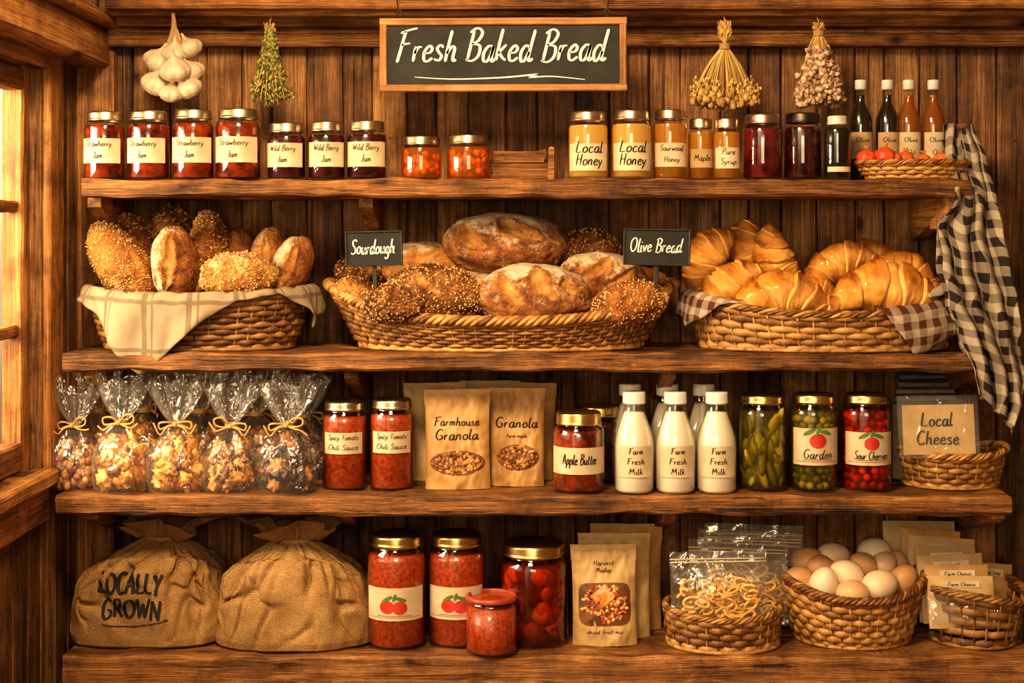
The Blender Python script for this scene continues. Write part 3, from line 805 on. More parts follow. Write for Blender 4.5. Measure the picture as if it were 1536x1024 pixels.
def drape(name, cx, cy, z0, rx, ry, hfn, t0, t1, Lf, mat, inner=.06, ripple=.006, nu=90, out=.008, lift=.010, seed=0):
    mb = MB(); nv = 26
    peri = (t1-t0)*sqrt((rx*rx+ry*ry)/2)*1.1
    def fn(u, v):
        t = lerp(t0, t1, u); L = Lf(t)
        tot = inner+L; s = v*tot
        h = hfn(t)
        rp = ripple*sin(t*11+seed)*.6+ripple*nz(t*3+seed, v*2, seed)*1.6
        if s < inner:
            q = s/inner
            r_off = -(1-q)**1.0*inner*.55; z = h+lift-(1-q)**1.6*inner*.75
            r_off += rp*.6*(1-q)
        else:
            q = (s-inner)
            ar = min(q/.015, 1.0)
            r_off = out*sin(ar*pi/2)+.006*ar+max(rp+ripple*.8, 0)*min(1, q/.05); z = h+lift-q+.006*(1-ar)*sin(ar*pi)
        r_off += .004*nz(t*9, v*5, 3+seed); z += .003*nz(t*7+5, v*4, seed)
        p = V(((rx+r_off)*cos(t), (ry+r_off)*sin(t), z))
        return (p, 0.0, 0.0, (u*peri, s))
    mb.surf(nu, nv, fn)
    ob = mb.build(name, [mat], (cx, cy, z0))
    md = ob.modifiers.new('thick', 'SOLIDIFY'); md.thickness = .0016; md.offset = 0
    return ob
yl = .142; cl = X(300, yl)
hl = lambda t: (Z(446, .05)-SH[1])+.012*cos(t)**2
basket('bread_basket', cl, yl, SH[1], .218, .128, hl, .82, 10, 46, .0028, WK1, .006)
def Ll(t):
    c = cos(t)
    if sin(t) > 0.05: return .02
    return interp([(-1, .022), (-.85, .035), (-.68, .070), (-.36, .158), (-.05, .095), (.16, .050), (.42, .016), (.75, .010), (.9, .04), (.97, .085), (1, .06)], c)
drape('basket_liner', cl, yl, SH[1], .218, .128, hl, pi*.9, 2*pi*1.02, Ll, LINEN, inner=.075, nu=170, out=.008, lift=.010, ripple=.010)
ym = .148; cm_ = X(752, ym)
hm = lambda t: (Z(484, .02)-SH[1])+.066*abs(cos(t))**3.2+(.02 if sin(t) > 0 else 0)*sin(t)
basket('bread_basket', cm_, ym, SH[1], .342, .140, hm, .80, 9, 84, .0028, WK2, .0085, pw=.9)
yr = .145; cr_ = X(1234, yr)
hr = lambda t: (Z(474, .02)-SH[1])+.034*abs(cos(t))**2.5
basket('croissant_basket', cr_, yr, SH[1], .262, .136, hr, .90, 6, 54, .0028, WK3, .006, amp=.0034)
drape('basket_liner', cr_, yr, SH[1], .262, .136, hr, -.28*pi, .42*pi, lambda t: .012+.02*max(0, sin(t)), WHITEC, inner=.075, seed=4, lift=.035, nu=90, ripple=.012)
def Lg(t):
    c = cos(t); return interp([(.30, .006), (.36, .04), (.50, .092), (.62, .088), (.8, .07), (.97, .055), (1, .05)], c)
drape('checked_napkin', cr_, yr, SH[1], .262, .136, hr, -.405*pi, -.02*pi, Lg, GINGB, inner=.03, seed=2, nu=70, out=.014, lift=.014)
def Lg2(t): return interp([(-1, .05), (-.97, .068), (-.88, .045), (-.78, .012), (-.7, .004)], cos(t))
drape('checked_napkin', cr_, yr, SH[1], .262, .136, hr, .93*pi, 1.26*pi, Lg2, GINGB, inner=.05, seed=6, nu=60, out=.012, lift=.012)

def towel():
    tab = [(186, 1420, 1460), (240, 1422, 1480), (300, 1430, 1492), (345, 1406, 1500), (400, 1410, 1512), (450, 1426, 1522), (500, 1444, 1532), (560, 1460, 1540), (600, 1468, 1534), (645, 1476, 1518)]
    L = [(a, b_) for a, b_, c_ in tab]; Rr = [(a, c_) for a, b_, c_ in tab]
    mb = MB()
    for lay in range(2):
        def fn(u, v):
            end = 652 - (100*lay) - (60*(1-u) if lay == 0 else 30*u)
            py = lerp(186, end, v)
            y = sinterp([(186, .09), (260, .045), (300, .0), (520, -.03), (645, -.03)], py)+(.035 if lay else 0)
            px = lerp(sinterp(L, py)-lay*6, sinterp(Rr, py)-lay*8, u)
            am = lerp(.008, .026, min(1, v*1.4))
            ph = u*pi*3.2+1.2*sin(v*4+lay)+lay
            f = (abs(sin(ph))-.5)*am+nz(u*3, v*6, lay)*.02
            px += 7*nz(v*5, u*2, 7+lay)
            return (V((X(px, y), y-f, Z(py, y))), 0.0, 0.0, (u*.21+.03*nz(v*3, lay)+.008*sin(ph*2), v*.58+.02*nz(u*4, v*3)))
        mb.surf(70, 110, fn)
    ob = mb.build('checked_towel', [GINGK]); md = ob.modifiers.new('t', 'SOLIDIFY'); md.thickness = .0015
    mb = MB(); mb.tube([(X(1441, .1), .299, Z(186, .09)-.006), (X(1441, .1), .08, Z(186, .09)-.006)], .006, 10, 0)
    mb.build('wooden_peg', [SHY])
towel()

# ---------------------------------------------------------------- breads
def bread(name, px, py, w, h, y, ang=0, kind='flour', dep=None, cuts=None, mat=None, flour=None, yaw=0, n=(110, 84), pt=0.0):
    k = kk(y); L = w*S*k/2; H = h*S*k/2; W = (dep*S*k/2) if dep else min(L, H*1.15)
    o = RN.random()*100; mb = MB()
    lump = {'flour': .055, 'plain': .05, 'seed': .06, 'grain': .14}[kind]
    fl0 = {'flour': .55, 'plain': .30, 'seed': .26, 'grain': .08}[kind] if flour is None else flour
    cuts = cuts or []
    def fn(u, v):
        th = u*2*pi; ph = v*pi
        d = V((cos(ph), sin(ph)*cos(th), sin(ph)*sin(th)))
        e = .90
        q = V((math.copysign(abs(d.x)**.95, d.x), math.copysign(abs(d.y)**e, d.y), math.copysign(abs(d.z)**e, d.z)))
        tp = 1-pt*d.x*d.x
        q.y *= tp; q.z *= tp
        if q.z < 0 and ang == 0: q.z *= .85
        g = 1+lump*(nz(d.x*2+o, d.y*2, d.z*2)*1.3+nz(d.x*6+o, d.y*6, d.z*6)*.5+nz(d.x*14+o, d.y*14, d.z*14)*.25)
        rg_ = abs(nz(d.x*3.2+o, d.y*3.2, d.z*4.5)); crk = max(0, 1-rg_*11)
        g -= .022*crk
        cut = 0.0; rid = 0.0
        for (xa, za, xb, zb, wd_) in cuts:
            if d.y > .45: continue
            ax, az = xb-xa, zb-za; tt = ((d.x-xa)*ax+(d.z-za)*az)/(ax*ax+az*az)
            tc = min(1, max(0, tt)); bow = .10*sin(tc*pi)
            dx = d.x-(xa+ax*tc)-bow*az; dz = d.z-(za+az*tc)+bow*ax
            wl = wd_*(.35+.65*sin(pi*min(1, max(0, tc))))
            ds = sqrt(dx*dx+dz*dz)/wl*(1+.45*nz(d.x*7, d.z*7, o))
            cut = max(cut, 1-min(1, ds**2.5)); rid = max(rid, math.exp(-((ds-1.2)/.30)**2))
        g += -.09*cut+.07*rid
        a = fl0*(.55+.65*max(0, d.z*.8+.2))*(1-cut*.9)+.20*nz(d.x*3+o, d.y*3, d.z*3)-.20*rid-.15*crk
        p = V((q.x*L, q.y*W, q.z*H))*g
        return (p, a, min(1, cut*1.3)*.95, (u, v))
    mb.surf(n[0], n[1], fn, cu=True, mat=0)
    if kind in ('seed', 'grain'):
        bv = len(mb.v); cnt = int((w*h)/(5.5 if kind == 'seed' else 5.0)); r0 = .0022 if kind == 'seed' else .0029
        for i in range(cnt):
            j = RN.randrange(n[1]+1, bv-n[1]-1); p = mb.v[j]
            if p.y > W*.5: continue
            p = p+V((RN.uniform(-.002, .002), 0, RN.uniform(-.002, .002)))
            mb.blob(p, (r0*RN.uniform(.8, 1.7), r0*.6, r0*RN.uniform(.5, .9)), Euler((RN.uniform(-1, 1), RN.uniform(0, 6), RN.uniform(-1, 1))), 0, 1, 1, 1)
    M = mat or {'flour': CR_B, 'plain': CR_G, 'seed': CR_B, 'grain': CR_D}[kind]
    return mb.build(name, [M, SEED if kind == 'seed' else SEEDD], (X(px, y), y, Z(py, y)), (0, radians(-ang), radians(yaw)))

# left basket
bread('bread_loaf', 207, 372, 112, 58, .20, 115, 'seed', mat=CR_B, flour=.3, pt=.15)
bread('bread_loaf', 257, 354, 92, 60, .215, 90, 'grain')
bread('bread_loaf', 316, 378, 122, 60, .185, 96, 'seed', flour=.34, pt=.15)
bread('bread_loaf', 180, 393, 136, 74, .13, 124, 'seed', mat=CR_G, flour=.34, pt=.1)
bread('bread_loaf', 262, 396, 116, 68, .105, 92, 'plain', mat=CR_B, flour=.60, cuts=[(-.6, .25, .7, -.05, .20)], pt=.08)
bread('bread_loaf', 358, 378, 74, 46, .205, 85, 'plain', mat=CR_B)
bread('bread_loaf', 403, 382, 88, 54, .19, 76, 'plain', mat=CR_G, flour=.45, cuts=[(-.5, .1, .5, .2, .2)], pt=.08)
bread('bread_loaf', 437, 400, 98, 60, .13, 66, 'plain', mat=CR_B, flour=.58, cuts=[(-.7, .15, .6, .05, .2)], pt=.08)
bread('bread_loaf', 357, 416, 110, 76, .075, 0, 'seed', mat=CR_G, flour=.42)
bread('bread_loaf', 215, 430, 90, 50, .15, 10, 'plain', mat=CR_B)
bread('bread_loaf', 320, 435, 120, 50, .16, 0, 'plain', mat=CR_B)
# middle basket
bread('sourdough_loaf', 757, 370, 190, 102, .185, 0, 'flour', dep=120, cuts=[(-.62, .50, -.30, .0, .15), (-.05, .75, .52, .2, .17)], flour=.62)
bread('sourdough_loaf', 632, 402, 128, 80, .19, 0, 'flour', mat=CR_G, cuts=[(-.5, .3, .4, .6, .13)], flour=.50)
bread('sourdough_loaf', 884, 376, 92, 66, .215, 0, 'seed', mat=CR_D)
bread('sourdough_loaf', 905, 420, 134, 84, .135, -6, 'flour', mat=CR_B, cuts=[(-.5, .0, .05, .75, .16), (.1, -.05, .6, .5, .15)], flour=.60)
bread('sourdough_loaf', 800, 447, 176, 104, .075, 0, 'flour', mat=CR_B, dep=96, cuts=[(-.50, .60, -.12, -.15, .16), (.02, .8, .34, .0, .17), (.50, .6, .72, .1, .12)], flour=.66)
bread('seeded_loaf', 652, 443, 146, 92, .075, -4, 'seed', dep=90, mat=CR_D, flour=.10, cuts=[(-.35, .75, .1, .1, .12)])
bread('seeded_loaf', 597, 458, 98, 66, .050, 0, 'grain')
bread('seeded_loaf', 531, 440, 62, 50, .11, 0, 'seed', mat=CR_G)
bread('seeded_loaf', 545, 410, 80, 60, .19, 0, 'grain')
bread('seeded_loaf', 943, 455, 114, 68, .07, 12, 'seed', mat=CR_B, flour=.22)
bread('sourdough_loaf', 715, 440, 120, 70, .17, 0, 'flour')
bread('sourdough_loaf', 960, 430, 90, 60, .19, 0, 'plain', mat=CR_B)

def croissant(px, py, L, T, y, ang=0, arc=1.0, tilt=0, dep=1.0, yaw=0):
    k = kk(y); l = L*S*k/2; r = T*S*k/2; o = RN.random()*40; mb = MB(); ns = RN.uniform(2.7, 3.8); sk = RN.uniform(-.12, .12)
    Ra = l/sin(arc) if arc > .05 else 1e3
    def fn(u, v):
        t = v*2-1; th = u*2*pi
        an = t*arc; cx = Ra*sin(an); cz = Ra*(cos(an)-1)
        at = abs(t+sk*(1-t*t)); rr = max(.0, 1-at**1.8)**.75*.90+.10*(1-abs(t)**8)
        s_ = at*ns+.34*sin(th+o)+.5+.16*nz(cos(th)*1.5, sin(th)*1.5+o, t*3)+.06*t
        i_ = floor(s_); f = s_-i_
        bul = min(1, f/.10)**.7 * (1-.55*f**1.5) if f < .96 else (1-(f-.96)/.04)*.45
        rr *= (.78+.28*bul)
        rr *= 1+.14*nz(t*3+o, cos(th), sin(th))+.05*nz(t*12+o, cos(th)*4, sin(th)*4)
        n_ = V((sin(an), 0, cos(an)))
        rr = rr*r*min(1, (1-abs(t))*14+.02)
        p = V((cx, 0, cz))+n_*(sin(th)*rr)+V((0, cos(th)*rr*dep, 0))
        flk = .25*max(0, nz(s_*9, cos(th)*.8+o, sin(th)*.8))
        return (p, .15+.75*bul*(.55+.45*max(0, sin(th)))-.35*(1 if f < .10 else 0)+flk+.15*at, 0.0, (v*2, u*3))
    mb.surf(52, 200, fn, cu=True)
    mb.build('croissant', [CROI], (X(px, y), y, Z(py, y)), (radians(tilt), radians(-ang), radians(yaw)))
for a_ in [(1056, 388, 112, 62, .17, 60, .7), (1090, 426, 108, 56, .11, 42, .9), (1120, 378, 100, 60, .20, 98, .5), (1163, 396, 122, 62, .155, 112, .5),
           (1256, 394, 118, 58, .17, 22, .9), (1310, 386, 104, 52, .215, -8, .8), (1362, 408, 118, 58, .19, -30, .7), (1222, 440, 104, 50, .15, -20, .6),
           (1240, 462, 90, 44, .09, -12, .5), (1162, 442, 148, 70, .075, 10, 1.05), (1330, 430, 162, 80, .07, -5, 1.05), (1072, 450, 90, 48, .14, 20, .5), (1280, 455, 100, 44, .16, 0, .4), (1180, 458, 100, 44, .16, 0, .4), (1392, 442, 84, 46, .14, -35, .5)]:
    croissant(*a_)

# ---------------------------------------------------------------- signs
def sign(name, x0, x1, y0, y1, y, lines, fw, fm1, fm2, stake=None, roll=0, tw=.11, slant=.2, wires=False, fill=.78, ts=.5):
    k = kk(y); W = (x1-x0)*S*k; H = (y1-y0)*S*k; mb = MB(); t = .012 if fw > .01 else .006
    mb.board(-W/2+fw*.6, W/2-fw*.6, 0, t*.5, -H/2+fw*.6, H/2-fw*.6, 0, mat=0, amp=0, seg=.1)
    mb.board(-W/2, W/2, -t*.5, t*.6, H/2-fw, H/2, 0, mat=1, amp=.0003, ch=.002)
    mb.board(-W/2, W/2, -t*.5, t*.6, -H/2, -H/2+fw, 0, mat=1, amp=.0003, ch=.002)
    mb.board(-W/2, -W/2+fw, -t*.48, t*.58, -H/2+fw*.9, H/2-fw*.9, 2, mat=2, amp=.0003, ch=.002)
    mb.board(W/2-fw, W/2, -t*.48, t*.58, -H/2+fw*.9, H/2-fw*.9, 2, mat=2, amp=.0003, ch=.002)
    fm = flatmap(-.0012); iw = (W-2*fw)*fill
    for i, s_ in enumerate(lines):
        sz = (H-2*fw)*ts
        text(mb, s_, fm, -sz*.09, -sz*.36+(.010 if wires else 0), sz, sz*tw, 3, fit=iw, slant=slant, n=6, jit=.06)
    if wires:
        pts = [(-.36*W, -.30*H), (-.2*W, -.33*H), (0, -.31*H), (.14*W, -.27*H), (.10*W, -.31*H), (.2*W, -.30*H), (.33*W, -.345*H)]
        P = catmull(pts, 8); vs = []
        for i, p in enumerate(P):
            w_ = .0006+.0010*sin(pi*i/(len(P)-1)); vs += [V((p[0], -.0012, p[1]+w_)), V((p[0], -.0012, p[1]-w_))]
        mb.add(vs, [(2*i, 2*i+1, 2*i+3, 2*i+2) for i in range(len(P)-1)], 3)
        for sx in (-1, 1):
            xx = sx*W*.42
            mb.tube([(xx, 0, H/2-.002), (xx, 0, H/2+.004), (xx+sx*.01, .03, H/2+.06)], .0011, 5, 4)
            mb.tube([(xx-.006, 0, H/2), (xx-.005, 0, H/2+.012), (xx, 0, H/2+.018), (xx+.005, 0, H/2+.012), (xx+.006, 0, H/2)], .0011, 5, 4)
    if stake: mb.board(-.004, .004, .004, .009, -H/2-stake, -H/2+.01, 2, mat=2, amp=0, ch=.001)
    mb.build(name, [BOARD, fm1, fm2, CHALK, METAL], (X((x0+x1)/2, y), y, Z((y0+y1)/2, y)), (0, radians(roll), 0))
sign('chalkboard_sign', 570, 940, 27, 137, .09, ['Fresh Baked Bread'], .0135, FRX, FRZ, wires=True, roll=-.3, fill=.90, tw=.085, ts=.53, slant=.26)
sign('bread_price_sign', 518, 604, 346, 399, .03, ['Sourdough'], .0035, BLACKW, BLACKW, stake=.04, roll=-1.5, tw=.09, fill=.82, ts=.46)
sign('bread_price_sign', 935, 1036, 343, 398, .03, ['Olive Bread'], .0035, BLACKW, BLACKW, stake=.04, roll=1.2, tw=.09, fill=.82, ts=.42)

# ---------------------------------------------------------------- cookie bags
def bag_mesh(seed, nm, kind, col):
    RN.seed(seed); mb = MB(); H = .215; rx = .062; ry = .046
    prof = [(0, .80), (.015, .96), (.12, 1.02), (.30, 1.0), (.42, .86), (.52, .50), (.58, .24), (.61, .18), (.64, .22), (.74, .48), (.87, .74), (1.0, .90)]
    o = seed*3.3
    def fn(u, v):
        th = u*2*pi; r = interp(prof, v); g = max(0, (v-.36)/.64)
        fold = (sin(th*7+o)*.16+sin(th*13+o*2)*.09)*min(1, g*2.2)+.06*nz(cos(th)*2+o, sin(th)*2, v*5)+(.05*nz(cos(th)*6, sin(th)*6, v*14+o) if v > .05 else 0)
        z = v*H*(1+.08*g*nz(cos(th)*3+o, sin(th)*3, 1)*2)
        ax = abs(cos(th))**.8*math.copysign(1, cos(th)); ay = abs(sin(th))**.85*math.copysign(1, sin(th))
        fl = 1-.45*max(0, (v-.6)/.4)
        return V((rx*r*(1+fold)*ax, ry*r*(1+fold)*ay*fl, z))
    mb.surf(84, 46, fn, cu=True, mat=0)
    mb.surf(40, 4, lambda u, v: V((rx*.8*v*cos(u*2*pi), ry*.8*v*sin(u*2*pi), .0008)), cu=True, mat=0)
    for i in range(95 if kind != 'nut' else 130):
        while True:
            q = V((RN.uniform(-1, 1), RN.uniform(-1, 1)))
            if .5 < q.length < 1: break
        z = RN.uniform(.03, .47)*H; r = interp(prof, z/H)*.86
        s_ = RN.uniform(.012, .020) if kind != 'nut' else RN.uniform(.009, .0115)
        r3 = (s_, s_*RN.uniform(.4, .8), s_*RN.uniform(.5, .95)) if kind != 'nut' else (s_, s_*.85, s_*.9)
        z = max(z, s_+.001)
        mb.blob((q.x*(rx*r-s_*.6), q.y*(ry*r-s_*.6), z), r3, Euler((RN.uniform(0, 6), RN.uniform(0, 6), RN.uniform(0, 6))), .8 if kind != 'nut' else .25, 2.4, 3, 1)
    zt = .61*H
    for q in range(2):
        mb.tube([(rx*.21*cos(t), ry*.26*sin(t), zt-.002+q*.004) for t in [2*pi*i/24 for i in range(24)]], .0028, 6, 2, closed=True, a=.5, flat=.7)
    for sx in (-1, 1):
        zj = RN.uniform(-.006, .008)
        P = catmull([(0, -.012, zt), (sx*.016, -.018, zt+.010+zj), (sx*.034, -.018, zt+.008+zj), (sx*.032, -.017, zt-.004+zj), (sx*.014, -.016, zt-.002), (0, -.013, zt)], 5)
        mb.tube(P, .0024, 5, 2, a=.6, flat=.45)
        P = catmull([(0, -.014, zt), (sx*.018, -.022, zt-.005), (sx*.032, -.022, zt-.014+zj), (sx*.046, -.02, zt-.02+.03*RN.random())], 5)
        mb.tube(P, .0021, 5, 2, a=.4, flat=.45)
    mb.blob((0, -.016, zt), (.005, .004, .005), None, .2, 2, 2, 2)
    return mb.mesh(nm, [CELLO, col, RAFFIA])
BM = [bag_mesh(11, 'cookie_bag', 'c', N_GOLD), bag_mesh(12, 'cookie_bag', 'c', N_DARK), bag_mesh(13, 'nut_bag', 'nut', N_NUT), bag_mesh(14, 'cookie_bag', 'c', N_CMIX), bag_mesh(17, 'cookie_bag', 'c', N_GOLD)]
RN.seed(21)
for px, y, m, s_, r in ((182, .055, 0, (.86, .95, 1.0), .2), (265, .05, 4, (.88, .95, .98), 2.9), (347, .055, 3, (.86, .95, .95), .1), (431, .055, 1, (.92, .95, .96), .3), (112, .085, 2, (.78, .9, .93), .1), (215, .19, 0, (1, 1, 1.06), 2), (300, .19, 3, (1, 1, 1.04), 3.3), (385, .19, 2, (1, 1, 1), 3), (458, .20, 1, (.9, .9, .96), 3), (148, .19, 2, (.8, .9, 1.05), 3)):
    me = BM[m]; place(me, me.name.split('.')[0], (X(px, y), y, SH[2]+.0005), (0, 0, r if y > .15 else RN.uniform(-.15, .15)), s_)

# ---------------------------------------------------------------- pouches
def pouch(name, x0, x1, top, y, sh, mat, lines=None, win=None, roll=0, th=.022, label=None):
    k = kk(y); W = (x1-x0)*S*k; z0 = SH[sh]; H = Z(top, y)-z0; mb = MB(); o = RN.random()*20
    def tk(u, v): return th*(1-abs(u)**2.6)**.7*max(0, 1-v**1.8)*(.75+.25*min(1, v*6))+.0012
    def fn(sg):
        def f(u, v):
            uu = u*2-1
            x = uu*W/2*(1-.03*sin(v*pi)+.02*(v > .85))
            return V((x, sg*tk(uu, v)+(.004*nz(uu*3+o, v*5)+.002*nz(uu*8+o, v*12))*(1 if v < .95 else .2), v*H+.002*nz(uu*2+o, 3)*(v > .97)))
        return f
    mb.surf(40, 50, fn(-1), mat=0); mb.surf(40, 50, fn(1), mat=0, flip=True)
    mb.surf(36, 3, lambda u, v: V(((u*2-1)*W/2, lerp(-1, 1, v)*tk(u*2-1, 0), 0)), mat=0)
    bv = mb.bvh(); fm = raymap(bv, .0009)
    for q in range(3):
        zz = H*(.955-.012*q); mb.surf(24, 2, lambda u, v: V(fm((u-.5)*W*.94, zz+v*.0008)), mat=5)
    if lines:
        for s_, zf, sz in lines:
            z_ = H*zf; s2 = sz*H
            text(mb, s_, fm, -s2*.05, z_, s2, s2*.13, 1, fit=min(W*.78, len(s_)*s2*.6), n=4, slant=.12)
    if win:
        cx, cz, rx, rz, kind = win
        if kind == 'sq': pts = [(cx*W+rx*W*abs(cos(t))**.35*(1 if cos(t) > 0 else -1), cz*H+rz*H*abs(sin(t))**.35*(1 if sin(t) > 0 else -1)) for t in [2*pi*i/32 for i in range(32)]]
        else: pts = ell(cx*W, cz*H, rx*W, rz*H, 28)
        fm2 = raymap(bv, .0014); poly2d(mb, fm2, pts, 2)
        for i in range(130):
            a_ = RN.random()*2*pi; r_ = sqrt(RN.random())*.9
            x = cx*W+rx*W*cos(a_)*r_; z = cz*H+rz*H*sin(a_)*r_
            p = fm2(x, z); s_ = .0042
            mb.blob(p, (s_, s_*.4, s_*.75), Euler((0, RN.uniform(0, 6), 0)), .3, 2, 2, 3)
    if label:
        for pts, mi in label: poly2d(mb, raymap(bv, .004), [(p[0]*W, p[1]*H) for p in pts], mi)
    mb.build(name, [mat, INK, OVALW, N_NUT if sh == 2 else N_MIX, JAMO, RAFFIA, LABEL], (X((x0+x1)/2, y), y, z0), (radians(-2), radians(roll), 0))
pouch('granola_pouch', 638, 736, 584, .085, 2, KRAFT, [('Farmhouse', .64, .085), ('Granola', .50, .105)], (0, .27, .42, .12, 'el'), roll=-.6)
pouch('granola_pouch', 733, 816, 582, .12, 2, KRAFT, [('Granola', .60, .105), ('farm made', .50, .04)], (.02, .30, .38, .13, 'el'), roll=.6)
pouch('granola_pouch', 608, 700, 574, .19, 2, KRAFT2, roll=-1); pouch('granola_pouch', 690, 780, 571, .21, 2, KRAFT2); pouch('granola_pouch', 745, 832, 574, .20, 2, KRAFT, roll=1)
pouch('trail_mix_pouch', 859, 956, 817, .085, 3, KRAFT2, [('Harvest', .80, .05), ('Medley', .73, .045), ('dried fruit mix', .13, .04)], (0.0, .42, .40, .21, 'sq'), roll=-1, label=[([(-.22, .5), (.0, .62), (.17, .5), (-.05, .38)], 4)])
pouch('trail_mix_pouch', 868, 975, 800, .14, 3, KRAFT2, roll=0); pouch('trail_mix_pouch', 885, 992, 786, .20, 3, KRAFT, roll=.5)

# ---------------------------------------------------------------- sacks
def sack(px, w, top, y, seed, lines=None, flip=1):
    RN.seed(seed); k = kk(y); rx = w*S*k/2; ry = .112; z0 = SH[3]; H = Z(top, y)-z0; mb = MB(); o = seed*2.7
    prof = [(0, .90), (.02, .98), (.08, 1.01), (.30, 1.0), (.50, .95), (.64, .87), (.73, .74), (.79, .56), (.83, .38), (.85, .28), (.868, .26), (.89, .33), (.94, .46), (1.0, .58)]
    kx = .14*flip
    def fn(u, v):
        th = u*2*pi; r = interp(prof, v); g = max(0, min(1, (v-.34)/.42)); g = g*g*(3-2*g)
        c, s_ = cos(th), sin(th)
        pl = (1-abs(sin(th*6.5+o+2.4*nz(v*3, o))))
        pl2 = (1-abs(sin(th*11.5+o*1.7+nz(v*4, o))))
        fold = (-pl**2*.22-pl2**2*.10)*g+.07*nz(c*1.6+o, s_*1.6, v*2.5)+.03*nz(c*5+o, s_*5, v*6)
        if v > .868: fold += (.30*sin(th*5+o)+.14*sin(th*11))*min(1, (v-.868)/.10)
        e = .70 if v < .75 else .9
        ax = math.copysign(abs(c)**e, c); ay = math.copysign(abs(s_)**e, s_)
        z = v*H
        sag = -.08*H*(abs(c)**3)*max(0, min(1, (v-.3)/.5))*max(0, min(1, (.85-v)/.1))
        z += sag+((.06*H*nz(c*3+o, s_*3, 2)+.045*H*sin(th*3+o)) if v > .89 else 0)
        shift = kx*rx*max(0, (v-.55)/.45)
        q = nz(c*1.6+o, v*2.6+c*1.2, s_*1.5); cr = .014*math.exp(-(q/.10)**2)
        q = nz(c*2.6+o+5, v*3.4-c*1.5, s_*1.5); cr += .008*math.exp(-(q/.08)**2)
        cr *= min(1, v*5)*min(1, max(0, (.84-v)*8))
        return (V((rx*r*(1+fold)*ax+shift, ry*(r if v < .8 else r*.9)*(1+fold)*ay-cr*s_, z)), .5, 0.0, (u, v))
    mb.surf(260, 170, fn, cu=True, mat=0)
    mb.surf(60, 4, lambda u, v: V((rx*.88*v*cos(u*2*pi), ry*.88*v*sin(u*2*pi), .001)), cu=True, mat=0)
    shx = kx*rx*.69
    for q in range(3):
        mb.tube([(shx+rx*.255*cos(t), ry*.235*sin(t), H*(.850+.009*q)+.002*sin(t*2+q)) for t in [2*pi*i/40 for i in range(40)]], .0034, 6, 1, closed=True)
    if lines:
        fm = raymap(mb.bvh(), .0018)
        for s_, x_, z_, sz, ft in lines: text(mb, s_, fm, x_, z_, sz, sz*.15, 2, fit=ft, slant=.04, n=10, jit=.12)
        u0 = lines[-1]
        pts = catmull([(-.055, u0[2]-.010), (0, u0[2]-.016), (.070, u0[2]-.002)], 10); vs = []
        for p in pts: vs += [V(fm(p[0]+u0[1], p[1]+.001)), V(fm(p[0]+u0[1], p[1]-.001))]
        mb.add(vs, [(2*i, 2*i+1, 2*i+3, 2*i+2) for i in range(len(pts)-1)], 2)
    mb.build('burlap_sack', [BURLAP, TWINE, INK], (X(px, y), y, z0), (0, 0, 0))
sack(228, 228, 780, .155, 5, [('LOCALLY', -.018, .104, .038, .125), ('GROWN', -.014, .058, .036, .118)], 1.6)
sack(443, 232, 784, .13, 9, None, -.2)

# ---------------------------------------------------------------- small stuff on shelf 3/4 right
RN.seed(77)
yc = .14; cc = X(1423, yc)
basket('cheese_basket', cc, yc, SH[2], .110, .095, lambda t: Z(688, .05)-SH[2]+.01*abs(cos(t))**3, .82, 6, 34, .0022, WK2, .0055)
mb = MB()
for i in range(10):
    x0 = X(1338+i*1.5, .12+.012*i); x1 = x0+.128-.003*i; zt = Z(606-5.4*i, .12+.012*i)
    y = .115+.013*i
    mb.board(x0, x1, y, y+.006, SH[2]+.012, zt, 0, mat=0 if i % 2 else 1, amp=.0015, ch=.002)
mb.build('cheese_packets', [simple('dark_packet', (.02, .016, .013), (.06, .05, .04), 30, .25, bump=.2), simple('grey_packet', (.12, .10, .08), (.20, .17, .14), 30, .25, bump=.3)])
def cheese_sign():
    y = .06; k = kk(y); W = 108*S*k; H = 74*S*k; mb = MB()
    mb.surf(12, 8, lambda u, v: V(((u-.5)*W, .002*nz(u*3, v*3), (v-.5)*H)), mat=0)
    mb.surf(12, 8, lambda u, v: V(((u-.5)*W*1.12, -.003+.002*nz(u*3, v*3), (v-.5)*H*1.25+.006)), mat=2)
    mb.surf(12, 8, lambda u, v: V(((u-.5)*W*1.12, .004+.002*nz(u*3, v*3), (v-.5)*H*1.25+.006)), mat=2)
    text(mb, 'Local', flatmap(-.0018), -.004, .007, .026, .0030, 1, fit=.062, slant=.1, n=6)
    text(mb, 'Cheese', flatmap(-.0018), -.003, -.028, .026, .0030, 1, fit=.082, slant=.1, n=6)
    mb.build('cheese_sign', [KRAFT2, INK, ZIPB], (X(1408, y), y, Z(644, y)), (radians(-6), radians(-1), 0))
cheese_sign()

